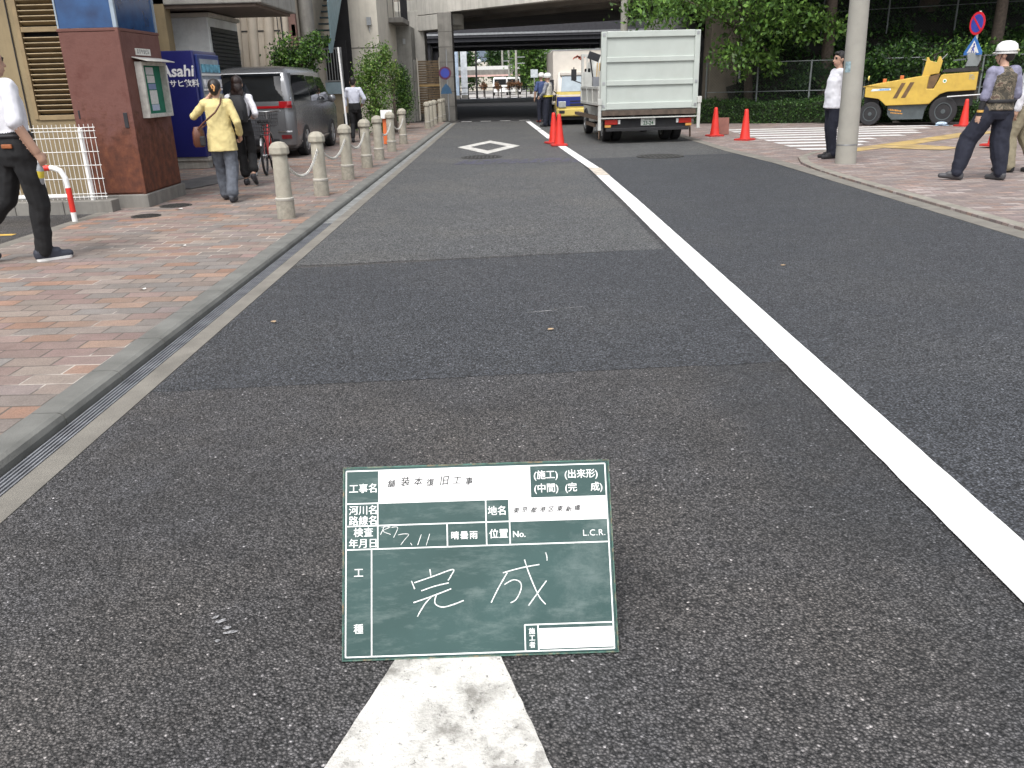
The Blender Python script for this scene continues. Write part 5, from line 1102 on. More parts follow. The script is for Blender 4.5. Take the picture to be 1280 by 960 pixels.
# ================================================================ people
M_skin = mk('skin', (.46, .28, .2), .55, var=.08, scale=20); M_hair = mk('black_hair', (.014, .011, .01), .45, var=.3, scale=30, bump=.4, bscale=120); M_hairb = mk('brown_hair', (.018, .008, .006), .4, var=.4, scale=30, bump=.5, bscale=120)
M_eye = mk('eye_dark', (.02, .015, .012), .3); M_lip = mk('lip', (.4, .18, .15), .5)
def cloth(name, c, var=.1): return mk('cloth_'+name, c, .85, var=var, scale=14, bump=.15, bscale=300)
DEF = dict(pelvis=(0, 0, .93), waist=(0, 0, 1.06), chest=(0, .01, 1.26), neck=(0, -.01, 1.44), head=(0, .02, 1.585),
           shR=(.165, -.01, 1.385), elR=(.225, -.03, 1.12), wrR=(.23, .04, .88), shL=(-.165, -.01, 1.385), elL=(-.225, -.03, 1.12), wrL=(-.23, .04, .88),
           hipR=(.088, 0, .90), knR=(.095, .02, .49), anR=(.1, -.02, .09), toR=(.12, .17, .03), hipL=(-.088, 0, .90), knL=(-.095, .02, .49), anL=(-.1, -.02, .09), toL=(-.12, .17, .03))
def person(label, loc, rz, h, J, mats, build=1.0, sleeve=2.0, hem=None, leg=(.086, .066, .055, .06), shoe='shoe', face=0.0, short=None, grip=('R',), fem=False, gloves=None, cuffz=.0):
    k = h/1.72; j = {a: Vector(J.get(a, b)) for a, b in DEF.items()}
    b_ = build; prims = []  # (kind, data, tag)
    def cap(p, q, r0, r1, tg): prims.append(('c', Vector(p), Vector(q), r0, r1, tg))
    def loft(rings, tg): prims.append(('l', rings, None, 0, 0, tg))
    ax = j['neck']-j['pelvis']
    def at_(t): 
        if t < .3: return j['pelvis'].lerp(j['waist'], t/.3)
        if t < .65: return j['waist'].lerp(j['chest'], (t-.3)/.35)
        return j['chest'].lerp(j['neck'], (t-.65)/.35)
    w = .92 if fem else 1.0
    rings = [(at_(.26), .146*b_*w, .108*b_), (at_(.33), .146*b_*w, .108*b_), (at_(.48), .155*b_*w, .115*b_), (at_(.65), .172*b_*w, .12*b_), (at_(.82), .165*b_*w, .105*b_), (at_(.93), .115*b_*w, .085), (at_(1.0), .066, .066)]
    loft(rings, 'top')
    if hem is not None:
        hz_ = j['pelvis']+Vector((0, 0, hem)); loft([(hz_, .182*b_, .138*b_), (j['pelvis']+Vector((0, 0, .03)), .175*b_, .128*b_), (at_(.32), .156*b_*w, .118*b_), (at_(.5), .15*b_, .11*b_)], 'top')
    pz = j['pelvis']
    loft([(pz-Vector((0, 0, .14)), .12*b_, .1*b_), (pz-Vector((0, 0, .06)), .168*b_, .122*b_), (pz+Vector((0, 0, .03)), .163*b_, .118*b_), (pz+Vector((0, 0, .12)), .15*b_*w, .11*b_)], 'bottom')
    for s in 'RL':
        cap(j['hip'+s], j['kn'+s], leg[0]*b_, leg[1]*b_, 'bottom'); an = j['an'+s]; kn = j['kn'+s]; d = (an-kn).normalized()
        end = an - d*cuffz; cap(kn, end, leg[1]*b_, leg[3], 'bottom') if leg[2] is None else (cap(kn, kn.lerp(end, .5), leg[1]*b_, leg[2], 'bottom'), cap(kn.lerp(end, .5), end, leg[2], leg[3], 'bottom'))
        if cuffz > .03: cap(end, an, .04, .034, 'skin')
        to = j['to'+s]; f = (to-an); fh = Vector((f.x, f.y, 0)).normalized() if Vector((f.x, f.y, 0)).length > .01 else Vector((0, 1, 0))
        heel = an - fh*.045 - Vector((0, 0, an.z-.045)) if an.z < .16 else an - Vector((0, 0, .045)) - fh*.02
        cap(an-Vector((0, 0, .02)), heel, .045, .042, 'shoe'); cap(heel, to, .044, .034, 'shoe'); cap(heel+Vector((0, 0, .02)), heel.lerp(to, .6)+Vector((0, 0, .025)), .045, .04, 'shoe')
        sh, el, wr = j['sh'+s], j['el'+s], j['wr'+s]; rs = (.062*b_*w, .05*b_*w, .042)
        def armseg(p, q, t0, t1, r0, r1):
            if sleeve >= t1: cap(p, q, r0, r1, 'sleeve')
            elif sleeve <= t0: cap(p, q, r0*.8, r1*.8, gloves or 'skin')
            else:
                f_ = (sleeve-t0)/(t1-t0); m_ = p.lerp(q, f_); cap(p, m_, r0*1.06, (r0+(r1-r0)*f_)*1.12, 'sleeve'); cap(m_, q, (r0+(r1-r0)*f_)*.78, r1*.8, gloves or 'skin')
        ch = at_(.86)+Vector((sh.x*.45, 0, 0)); cap(ch, sh, .085*w, .068*b_*w, 'sleeve' if short else 'top')
        armseg(sh, el, 0, 1, *rs[:2]); armseg(el, wr, 1, 2, *rs[1:])
        # hand: palm, four unequal curled fingers, thumb
        fd = (wr-el).normalized(); side = Vector((1, 0, 0)) if s == 'R' else Vector((-1, 0, 0)); inn = -side; inn = (inn-fd*inn.dot(fd)).normalized(); fw = fd.cross(inn)
        if fw.y < 0: fw = -fw
        cap(wr-fd*.01, wr+fd*.075, .026, .03, 'skin'); cap(wr+fd*.03+fw*.018, wr+fd*.08+fw*.024, .018, .015, 'skin'); cap(wr+fd*.03-fw*.018, wr+fd*.08-fw*.024, .018, .015, 'skin')
        cl = .9 if s in grip else .35
        for q, (o, L) in enumerate(((.03, .07), (.0105, .08), (-.0105, .074), (-.03, .058))):
            a = wr+fd*.085+fw*o; m1 = a+(fd*(1-cl*.3)+inn*cl*.5).normalized()*L*.5; m2 = m1+(fd*(1-cl)+inn*cl).normalized()*L*.35; m3 = m2+(fd*(.7-1.3*cl)+inn*cl).normalized()*L*.28
            cap(a-fd*.02, m1, .0095, .009, 'skin'); cap(m1, m2, .009, .0085, 'skin'); cap(m2, m3, .0085, .008, 'skin')
        t1 = wr+fd*.035+fw*.03; t2 = t1+(fw*.7+fd*.6+inn*.3).normalized()*.035; cap(t1, t2, .012, .0105, 'skin'); cap(t2, t2+(fd+inn*.5).normalized()*.03, .0105, .009, 'skin')
    # head and face
    hd = j['head']; Rf = Matrix.Rotation(face, 3, 'Z'); fx = lambda p: hd + Rf @ Vector(p)
    cap(j['neck']-Vector((0, 0, .03)), hd-Vector((0, 0, .06)), .056 if not fem else .047, .05 if not fem else .043, 'skin')
    prims.append(('e', fx((0, -.005, .025)), Rf, (.076, .094, .1), 0, 'skin')); prims.append(('e', fx((0, .025, -.035)), Rf, (.06, .068, .085), 0, 'skin')); prims.append(('e', fx((0, .05, -.085)), Rf, (.032, .03, .028), 0, 'skin'))
    cap(fx((0, .09, .01)), fx((0, .108, -.028)), .009, .014, 'skin'); prims.append(('e', fx((0, .088, -.062)), Rf, (.024, .012, .011), 0, 'lip'))
    for s in (-1, 1):
        prims.append(('e', fx((s*.078, -.008, -.005)), Rf, (.012, .02, .033), 0, 'skin')); prims.append(('e', fx((s*.032, .081, .012)), Rf, (.012, .011, .006), 0, 'eye')); prims.append(('e', fx((s*.033, .085, .032)), Rf, (.02, .01, .006), 0, 'brow'))
    mb = MB()
    for p in prims:
        if p[0] == 'c':
            d = p[2]-p[1]; n = max(2, int(d.length/.05)+1); pts = [p[1].lerp(p[2], i/n) for i in range(n+1)]
            if d.length < 1e-4: continue
            mb.tube(pts, [p[3]+(p[4]-p[3])*i/n for i in range(n+1)], 12); mb.ell(p[1], (p[3],)*3, 12, 8); mb.ell(p[2], (p[4],)*3, 12, 8)
        elif p[0] == 'l':
            vs = []; N = 20
            for c, rx, ry in p[1]:
                for q in range(N): a = 2*math.pi*q/N; vs.append((c.x+rx*math.copysign(abs(math.cos(a))**.85, math.cos(a)), c.y+ry*math.copysign(abs(math.sin(a))**.85, math.sin(a)), c.z))
            fs = [(i*N+q, i*N+(q+1) % N, (i+1)*N+(q+1) % N, (i+1)*N+q) for i in range(len(p[1])-1) for q in range(N)]
            mb.add(vs, fs+[tuple(range(N-1, -1, -1)), tuple(range((len(p[1])-1)*N, len(p[1])*N))])
        else: mb.ell(p[1], p[3], 16, 10, rot=p[2])
    tmp = mb.build('tmp', M_skin); r = tmp.modifiers.new('r', 'REMESH'); r.mode = 'VOXEL'; r.voxel_size = .0085; sm = tmp.modifiers.new('s', 'SMOOTH'); sm.factor = .5; sm.iterations = 3
    bpy.context.view_layer.update(); me = bpy.data.meshes.new_from_object(tmp.evaluated_get(bpy.context.evaluated_depsgraph_get())); bpy.data.objects.remove(tmp)
    nv = len(me.vertices); co = np.empty(nv*3); me.vertices.foreach_get('co', co); co = co.reshape(-1, 3)
    best = np.full(nv, 1e9); own = np.zeros(nv, int); tags = []
    for i, p in enumerate(prims):
        tags.append(p[5])
        if p[0] == 'c':
            a = np.array(p[1]); d = np.array(p[2])-a; t_ = np.clip(((co-a)@d)/max(1e-9, d@d), 0, 1); dist = np.linalg.norm(co-a-t_[:, None]*d, axis=1)-(p[3]+(p[4]-p[3])*t_)
        elif p[0] == 'l':
            zs = np.array([c.z for c, _, _ in p[1]]); o = np.argsort(zs); zz = np.clip(co[:, 2], zs.min(), zs.max()); g_ = lambda f: np.interp(zz, zs[o], np.array([f(x) for x in p[1]])[o])
            cx_, cy_, rx, ry = g_(lambda x: x[0].x), g_(lambda x: x[0].y), g_(lambda x: x[1]), g_(lambda x: x[2]); dist = (np.sqrt(((co[:, 0]-cx_)/rx)**2+((co[:, 1]-cy_)/ry)**2)-1)*np.minimum(rx, ry)+np.abs(co[:, 2]-zz)*1.5+(np.where(co[:, 2] < zs.min()-.004, .25, 0) if p[5] == 'top' else 0)
        else:
            q_ = (co-np.array(p[1]))@np.array(p[2]); dist = (np.linalg.norm(q_/np.array(p[3]), axis=1)-1)*min(p[3])
        if p[5] in ('eye', 'lip', 'brow'): dist = dist-.002
        if p[5] == 'sleeve' or p[5] == 'top': dist = dist-.003
        u = dist < best; best[u] = dist[u]; own[u] = i
    tn = ['skin', 'top', 'bottom', 'shoe', 'sleeve', 'eye', 'lip', 'brow', 'glove']; vt = np.array([tn.index(t_) for t_ in tags])[own]
    nr = np.empty(nv*3); me.vertices.foreach_get('normal', nr); nr = nr.reshape(-1, 3)
    for i in np.nonzero(np.isin(vt, (1, 2, 4)))[0]:
        v = Vector(co[i]); f_ = noise.noise(Vector((v.x*7, v.y*7, v.z*8+v.x*5))+Vector((h*9, 0, 0)))*.010+(.5-abs(noise.noise(Vector((v.x*10+v.z*6, v.y*10, v.z*11-v.x*7))))) * .007+noise.noise(Vector((v.x*19, v.y*19, v.z*15+v.x*12)))*.004; co[i] += nr[i]*f_
    co[:, 2] = np.maximum(co[:, 2], .002); me.vertices.foreach_set('co', (co*k).ravel())
    lv_ = np.empty(len(me.loops), int); me.loops.foreach_get('vertex_index', lv_); ls = np.empty(len(me.polygons), int); me.polygons.foreach_get('loop_start', ls)
    me.materials.clear()
    mm = dict(skin=M_skin, eye=M_eye, lip=M_lip, brow=M_hair, sleeve=mats.get('top'), glove=mats.get('glove', M_black)); mm.update(mats)
    for t_ in tn: me.materials.append(mm[t_])
    me.polygons.foreach_set('material_index', vt[lv_[ls]]); me.polygons.foreach_set('use_smooth', [True]*len(me.polygons)); me.update()
    o = bpy.data.objects.new('person', me); COL.objects.link(o); o.location = loc; o.rotation_euler = (0, 0, rz); tag(o, label, 'person')
    return o, {a: b*k for a, b in j.items()}, (lambda p: (hd+Rf @ Vector(p))*k), k
def blob_mesh(name, ells, mat, parent, amp=.004, fr=30, voxel=.009, cut=None):
    mb = MB()
    for e in ells: mb.ell(e[0], e[1], 20, 12, rot=e[2] if len(e) > 2 else None)
    tmp = mb.build('tmp', mat); r = tmp.modifiers.new('r', 'REMESH'); r.mode = 'VOXEL'; r.voxel_size = voxel; sm = tmp.modifiers.new('s', 'SMOOTH'); sm.iterations = 2
    bpy.context.view_layer.update(); me = bpy.data.meshes.new_from_object(tmp.evaluated_get(bpy.context.evaluated_depsgraph_get())); bpy.data.objects.remove(tmp)
    for v in me.vertices: v.co += v.normal*amp*noise.noise(Vector((v.co.x*fr, v.co.y*fr, v.co.z*fr*.35)))
    me.polygons.foreach_set('use_smooth', [True]*len(me.polygons)); o = bpy.data.objects.new(name, me); COL.objects.link(o); o.parent = parent; return o
def short_hair(o, hp, k, mat=M_hair, name='hair', back=0):
    return blob_mesh(name, [(hp((0, -.018, .048)), (.083*k, .096*k, .092*k)), (hp((0, -.05, .0)), (.074*k, .062*k, .085*k)), (hp((0, .045, .095)), (.06*k, .045*k, .035*k)), (hp((.066, -.005, .03)), (.02*k, .03*k, .04*k)), (hp((-.066, -.005, .03)), (.02*k, .03*k, .04*k))], mat, o)
def helmet(o, hp, k, face=0):
    m = MB(); m.lathe([(.1165, .02), (.1175, .022), (.1175, .05), (.116, .09), (.105, .135), (.07, .168), (.03, .18), (.002, .182)], n=28)
    m.v = [tuple(hp((a*.95, b*1.13-.008, c))) for a, b, c in m.v]; hm = m.build('helmet', mk('helmet_white', (.76, .76, .74), .3, var=.04), o, smooth=50)
    m = MB(); m.ell((0, 0, 0), (.075, .045, .01)); m.v = [tuple(hp((a, b+.112, c+.035-.1*max(0, b)))) for a, b, c in m.v]; m.build('helmet_peak', mk('helmet_white', (.76, .76, .74)), hm, smooth=50)
    m = MB(); m.tube([hp((.121*.95*math.cos(a), .121*1.15*math.sin(a)-.008, .052)) for a in np.linspace(0, 6.283, 25)[:-1]], .004*k, 6, closed=True); m.build('helmet_band', M_dark, hm)
    m = MB(); m.tube([hp((s*.078, .01, .03)) for s in (1,)]+[hp((.07, .04, -.06)), hp((0, .055, -.115)), hp((-.07, .04, -.06)), hp((-.078, .01, .03))], .005*k, 6); m.build('chin_strap', M_dark, hm); return hm
M_navy = cloth('navy', (.009, .011, .023)); M_blk = cloth('black', (.006, .006, .007)); M_wht = cloth('white', (.62, .62, .66), .04); M_wht2 = cloth('white_polo', (.72, .72, .76), .04)
# left man with rolled sleeves
o, j, hp, k = person('man in a white rolled sleeve shirt and black trousers carrying a bottle by the fence', (-4.17, 7.36, .046), R(-30), 1.80,
    dict(pelvis=(-.02, 0, .93), waist=(-.035, 0, 1.06), chest=(-.07, .01, 1.26), neck=(-.11, -.01, 1.44), head=(-.15, .03, 1.585), shL=(-.27, -.01, 1.385), shR=(.075, -.01, 1.385), elR=(.17, -.07, 1.13), wrR=(.19, .04, .90), knR=(.06, .05, .49), anR=(.02, .03, .09), toR=(.08, .21, .035), hipR=(.06, 0, .9), hipL=(-.11, 0, .9), knL=(-.2, -.06, .52), anL=(-.34, -.32, .2), toL=(-.34, -.17, .05), elL=(-.34, .02, 1.13), wrL=(-.28, .12, .92)),
    dict(top=M_wht, bottom=M_blk, shoe=mk('sneaker_dark', (.03, .035, .05), .6)), build=1.07, sleeve=.98, hem=None, leg=(.098, .078, .068, .068))
short_hair(o, hp, k)
MB().lathe([(.07*k, 0), (.066*k, .035*k)], (j['neck']-Vector((0, 0, .025))), 20).build('collar', M_wht, o, smooth=40)
m = MB(); f_ = (j['toR']-j['anR']); 
for s in 'RL':
    a = Vector((j['an'+s].x, j['an'+s].y, 0)); b = Vector((j['to'+s].x, j['to'+s].y, 0)); d = (b-a).normalized(); z = max(0, j['an'+s].z-.1)*.6
    if s == 'R': m.rloft([(.0, -.075, .215, .043, .04), (.022, -.08, .22, .045, .042)], 6); m.v = [tuple(a+Matrix.Rotation(-math.atan2(d.x, d.y), 3, 'Z') @ Vector(p)) for p in m.v]
m.build('white_sole', M_white, o)
m = MB(); m.box(j['pelvis']+Vector((.1, -.128, .02)), (.1, .02, .035), rz=R(18)); m.build('wallet', mk('wallet_brown', (.28, .09, .03), .5), o, bevel=.008)
m = MB(); m.tube([j['pelvis']+Vector((.168*1.05*math.cos(a), .124*1.05*math.sin(a), .1)) for a in np.linspace(0, 6.283, 31)[:-1]], .017, 6, closed=True); m.build('belt', M_black, o)
hb = (Matrix.Rotation(R(-30), 3, 'Z') @ (j['wrR']+Vector((-.03, .02, -.12))))+Vector((-4.17, 7.36, .046))
t = thing('drink_bottle', 'small bottle with a yellow label hanging from the left man\'s hand', 'bottle', hb, 0)
t.rotation_euler = (R(8), R(14), 0)
MB().lathe([(.028, -.16), (.033, -.15), (.033, -.03), (.022, .0), (.014, .02), (.014, .03)], n=18).build('bottle_body', mk('bottle_clear_grey', (.3, .32, .34), .12, var=.15), t, smooth=40); MB().lathe([(.0338, -.1), (.0338, -.04)], n=18).build('label', mk('label_yellow', (.6, .48, .05), .5, var=.2), t, smooth=40); MB().lathe([(.016, .03), (.016, .052)], n=14).build('cap', M_white, t)
# woman in the yellow shirt
M_ysh = cloth('pale_yellow', (.62, .52, .24), .07); M_jean = cloth('faded_denim', (.085, .095, .115), .3)
wx, wy, wh = -3.68, 11.2, R(6)
o, j, hp, k = person('woman in a loose pale yellow shirt and faded jeans walking away', (wx, wy, .046), wh, 1.52,
    dict(elL=(-.36, .06, 1.22), wrL=(-.14, .13, 1.46), elR=(.27, -.08, 1.13), wrR=(.25, .1, .93), anR=(.09, -.2, .14), toR=(.1, -.03, .035), knR=(.1, .0, .5), anL=(-.08, .18, .09), toL=(-.09, .36, .03), knL=(-.09, .14, .5)),
    dict(top=M_ysh, bottom=M_jean, shoe=mk('shoe_black', (.025, .025, .03), .5, var=.3)), build=1.14, sleeve=1.8, hem=-.2, leg=(.095, .085, .085, .085), fem=True)
blob_mesh('hair', [(hp((0, -.02, .045)), (.09*k, .1*k, .098*k)), (hp((0, -.07, .0)), (.07*k, .055*k, .09*k)), (hp((0, -.1, .02)), (.045*k, .035*k, .065*k))], M_hair, o, .005)
m = MB(); m.tube([hp((.0, -.135, .06)), hp((.03, -.15, .03)), hp((.015, -.15, -.03))], .012*k, 8); m.tube([hp((-.02, -.14, .05)), hp((.0, -.15, .0))], .01*k, 8); m.build('hair_clip', mk('amber_clip', (.6, .3, .1), .3), o, smooth=60)
m = MB(); 
for s in 'RL': a = j['an'+s]; m.ell((a.x, a.y-.055*k, a.z-.03*k), (.04*k, .018*k, .035*k))
m.build('shoe_patch', mk('shoe_yellow', (.6, .4, .05), .5), o)
def wmat(x, y, a): return lambda p: tuple(Matrix.Rotation(a, 3, 'Z') @ Vector(p)+Vector((x, y, .046)))
t = thing('shoulder_bag', 'brown shoulder bag on the hip of the woman in yellow', 'bag', (wx, wy, .046), wh)
m = MB(); m.rloft([(.70, -.09, .06, .05, .03), (.74, -.12, .09, .065, .04), (.88, -.12, .09, .06, .04), (.95, -.09, .06, .035, .02)], 5); m.v = [(a-.275, b, c) for a, b, c in m.v]; m.build('bag_body', mk('brown_leather', (.1, .035, .018), .45, var=.25), t, smooth=50)
MB().b2((-.235, -.17, .72), (-.165, -.13, .84)).build('pouch', M_black, t, bevel=.015)
m = MB(); m.tube([(-.25, -.12, .92), (-.16, -.165, 1.0), (.0, -.16, 1.12), (.07, -.135, 1.22), (.075, -.06, 1.29), (.03, .12, 1.2), (-.15, .16, 1.0), (-.26, .06, .92)], .011, 6); m.build('strap', mk('brown_leather', (.1, .035, .018)), t, smooth=60)
# woman with backpack
wx, wy, wh = -3.92, 12.95, R(4)
o, j, hp, k = person('woman with long brown hair in a white blouse and cropped black trousers', (wx, wy, .046), wh, 1.575,
    dict(elR=(.26, -.1, 1.15), wrR=(.19, .13, 1.1), elL=(-.24, .0, 1.14), wrL=(-.15, .2, 1.12), anR=(.12, -.17, .2), toR=(.13, -.06, .05), knR=(.1, .04, .5), anL=(-.07, .12, .1), toL=(-.08, .28, .03), knL=(-.08, .1, .5)),
    dict(top=M_wht2, bottom=M_blk, shoe=mk('shoe_black', (.025, .025, .03))), build=.97, sleeve=1.75, leg=(.085, .072, .072, .08), fem=True, cuffz=.1)
blob_mesh('hair', [(hp((0, -.02, .045)), (.09*k, .1*k, .098*k)), (hp((0, -.06, -.05)), (.088*k, .065*k, .12*k)), (hp((.03, -.06, -.14)), (.075*k, .05*k, .1*k)), (hp((-.04, -.06, -.13)), (.07*k, .05*k, .1*k)), (hp((.05, -.04, -.2)), (.05*k, .04*k, .06*k))], M_hairb, o, .006)
m = MB()
for s in 'RL': a = j['an'+s]; m.cyl((a.x, a.y-.03, a.z-.03), (a.x, a.y-.035, a.z-.095), .022, .018, 10)
m.build('shoe_heel', M_black, o)
t = thing('backpack', 'black backpack worn by the woman with long brown hair', 'backpack', (wx, wy, .046), wh)
m = MB(); m.rloft([(.93, -.26, -.1, .12, .05), (.97, -.28, -.1, .14, .06), (1.18, -.26, -.1, .135, .06), (1.28, -.22, -.1, .1, .05), (1.31, -.19, -.11, .06, .03)], 5); m.build('pack_body', mk('nylon_black', (.012, .0125, .015), .7, var=.3), t, smooth=50)
m = MB(); m.rloft([(.97, -.315, -.275, .1, .018), (1.1, -.315, -.27, .1, .018)], 4); m.build('front_pocket', mk('nylon_black', (.02, .021, .025)), t)
m = MB()
for s in (-1, 1): m.tube([(s*.085, -.12, 1.26), (s*.1, -.05, 1.335), (s*.11, .06, 1.30), (s*.12, .11, 1.18), (s*.13, .05, 1.02), (s*.12, -.1, .98)], .016, 6)
m.build('strap', mk('nylon_black', (.02, .021, .025)), t, smooth=60)
# man far along the pavement
o, j, hp, k = person('man in a pale office shirt walking away along the bollards with a black bag', (-3.88, 22.6, .046), R(4), 1.6,
    dict(elL=(-.26, .05, 1.14), wrL=(-.25, .0, .9), elR=(.29, -.05, 1.15), wrR=(.2, .12, 1.0), anR=(.1, .2, .09), toR=(.11, .38, .03), knR=(.1, .15, .5), anL=(-.1, -.18, .15), toL=(-.1, -.02, .035)),
    dict(top=cloth('pale_blue', (.52, .54, .62), .04), bottom=M_blk, shoe=M_black), build=1.02, sleeve=1.6, leg=(.09, .07, .06, .062))
short_hair(o, hp, k); m = MB(); m.lathe([(.062*k, 0), (.058*k, .03*k)], j['neck']-Vector((0, 0, .02)), 16); m.build('collar', M_wht, o)
t = thing('briefcase', 'black soft bag hanging from the hand of the man on the far pavement', 'bag', (-3.88-.24, 22.62, .046), R(4)); MB().rloft([(.42, -.2, .2, .05, .03), (.46, -.22, .22, .06, .04), (.7, -.2, .2, .05, .03), (.73, -.18, .18, .03, .02)], 4).build('bag_body', M_blk, t, smooth=50)
m = MB(); m.tube([(0, -.1, .72), (0, -.07, .84), (0, .07, .84), (0, .1, .72)], .012); m.build('handle', M_black, t)
# two workers by the cones
M_wvest = cloth('dusty_white', (.55, .53, .47), .08)
o, j, hp, k = person('helmeted worker in a pale vest and yellow belt beside the red cones', (1.42, 28.6, .008), R(62), 1.62,
    dict(elL=(-.24, .05, 1.12), wrL=(-.2, .2, 1.0), elR=(.25, .0, 1.12), wrR=(.22, .12, .93), anL=(-.12, .05, .09), toL=(-.13, .23, .03)), dict(top=M_wvest, sleeve=cloth('work_grey', (.22, .23, .26)), bottom=M_navy, shoe=M_black), build=1.1, sleeve=2, short=True, leg=(.1, .085, .085, .08), face=R(10))
helmet(o, hp, k); m = MB(); m.tube([j['pelvis']+Vector((.175*1.1*math.cos(a), .13*1.1*math.sin(a), .07)) for a in np.linspace(0, 6.283, 25)[:-1]], .028, 6, closed=True); m.build('belt', mk('belt_yellow', (.6, .5, .05), .6), o, smooth=60)
m = MB(); m.b2((.13, -.2, .78), (.22, -.1, .98)); m.build('tool_pouch', M_black, o, bevel=.02)
o, j, hp, k = person('worker in a blue short sleeved shirt standing behind the pale vested one', (1.34, 31.6, .008), R(20), 1.66, dict(wrL=(-.27, .02, .88), elL=(-.26, -.05, 1.12)), dict(top=cloth('work_blue', (.045, .07, .17)), bottom=M_navy, shoe=mk('shoe_red_brown', (.2, .03, .02), .6)), build=1.06, sleeve=.9, leg=(.1, .085, .08, .078))
helmet(o, hp, k)
# man in the white polo by the pole
o, j, hp, k = person('man in a white polo shirt and navy trousers standing beside the concrete pole', (5.66, 15.0, .036), R(97), 1.75,
    dict(waist=(0, .02, 1.06), chest=(0, -.01, 1.26), neck=(0, -.05, 1.44), head=(0, -.03, 1.59), shL=(-.165, -.05, 1.385), shR=(.165, -.05, 1.385), elL=(-.22, -.13, 1.13), wrL=(-.1, -.2, .94), elR=(.22, -.13, 1.13), wrR=(.08, -.21, .93), knL=(-.09, .02, .49), anL=(-.09, -.03, .09), toL=(-.11, .15, .03), knR=(.09, -.02, .49), anR=(.1, -.09, .09), toR=(.12, .1, .03)),
    dict(top=M_wht2, bottom=M_navy, shoe=M_black), build=1.06, sleeve=.8, hem=-.1, leg=(.094, .075, .068, .068), face=R(4), grip=())
short_hair(o, hp, k); m = MB(); m.lathe([(.072*k, 0), (.064*k, .035*k)], j['neck']-Vector((0, 0, .03)), 20); m.build('collar', M_wht2, o, smooth=40)
# helmeted walker with camouflage vest
g = NT('cloth_camouflage'); _v = g.noise(11, 3, rough=.6); _c = g.ramp(_v, [(0, (.045, .04, .03)), (.42, (.12, .1, .07)), (.5, (.06, .055, .04)), (.57, (.2, .165, .12)), (.64, (.09, .06, .045))], const=True); g.base(_c); g.set(.85); M_camo = g.m
M_lav = cloth('grey_lavender', (.2, .2, .28), .25)
o, j, hp, k = person('helmeted worker in a camouflage vest and baggy navy trousers striding left', (6.5, 11.45, .036), R(14), 1.70,
    dict(shL=(-.175, .0, 1.385), elL=(-.225, .0, 1.12), wrL=(-.25, .03, .86), shR=(.175, -.01, 1.385), elR=(.24, -.04, 1.12), wrR=(.24, .06, .88), knL=(-.25, .16, .52), anL=(-.38, .12, .11), toL=(-.54, .24, .06), knR=(.1, -.02, .48), anR=(.1, -.12, .1), toR=(.07, .06, .03), hipL=(-.1, .02, .9), hipR=(.1, 0, .9)),
    dict(top=M_camo, sleeve=M_lav, bottom=M_navy, shoe=mk('boot_grey', (.05, .05, .055), .6), glove=M_black), build=1.14, sleeve=1.15, hem=-.02, leg=(.11, .105, .105, .075), short=True, gloves='glove', face=R(32))
helmet(o, hp, k); short_hair(o, hp, k*.97)
m = MB(); m.ell(hp((.0, -.13, .06)), (.03, .03, .02)); m.build('helmet_lamp', mk('lamp_pale', (.5, .5, .3), .4), o)
m = MB(); m.lathe([(.042, -.015), (.042, .015)], j['elL'].lerp(j['wrL'], .85), 14); m.build('wristband', mk('band_orange', (.6, .35, .08), .6), o)
m = MB(); m.tube([j['pelvis']+Vector((.19*math.cos(a), .145*math.sin(a), .09)) for a in np.linspace(0, 6.283, 25)[:-1]], .025, 6, closed=True); m.build('belt', M_black, o, smooth=60)
# worker at the right edge
o, j, hp, k = person('worker in khaki trousers and white shirt half cut off at the right edge', (7.36, 12.2, .036), R(35), 1.72, dict(knL=(-.11, .14, .5), anL=(-.12, .08, .1), toL=(-.14, .27, .035), anR=(.1, -.2, .1), toR=(.12, -.02, .03)), dict(top=M_wht2, bottom=cloth('khaki', (.25, .22, .15)), shoe=M_black), build=1.06, sleeve=2, leg=(.1, .09, .09, .085))
helmet(o, hp, k)
# ================================================================ the green site blackboard in the foreground
BW, BH, LEAN = .742, .518, R(30.8)
M_bgreen = NT('chalkboard_green')
_b = M_bgreen.ramp(M_bgreen.noise(4, 6, rough=.6), [(.3, (.018, .052, .048)), (.7, (.028, .07, .066))])
_s = M_bgreen.n('ShaderNodeMapping'); _s.inputs['Rotation'].default_value = (0, 0, R(35)); _s.inputs['Scale'].default_value = (2.5, 16, 1); M_bgreen.lk(M_bgreen.co, _s.inputs['Vector'])
_d = M_bgreen.ramp(M_bgreen.noise(3, 7, co=_s.outputs[0], rough=.72), [(.5, 0.), (.85, .3)])
_e = M_bgreen.ramp(M_bgreen.noise(2.6, 8, rough=.78), [(.55, 0.), (.8, .22)]); M_bgreen.base(M_bgreen.mix(_e, M_bgreen.mix(_d, _b, (.36, .42, .4)), (.4, .45, .44))); M_bgreen.set(.55, 0, .4); M_bgreen = M_bgreen.m
M_chalk = NT('chalk'); M_chalk.base(M_chalk.ramp(M_chalk.noise(220, 4), [(.35, (.5, .56, .54)), (.55, (.86, .86, .84))])); M_chalk.set(.9); M_chalk = M_chalk.m
M_pw = mk('printed_white', (.8, .82, .8), .55, var=.03)
M_strip = mk('white_strip', (.82, .82, .81), .5, var=.02, scale=30)
bd = thing('construction_blackboard', 'green site blackboard with white chalk writing propped up on the road', 'blackboard', (-.4735, 1.826, .005), R(.75))
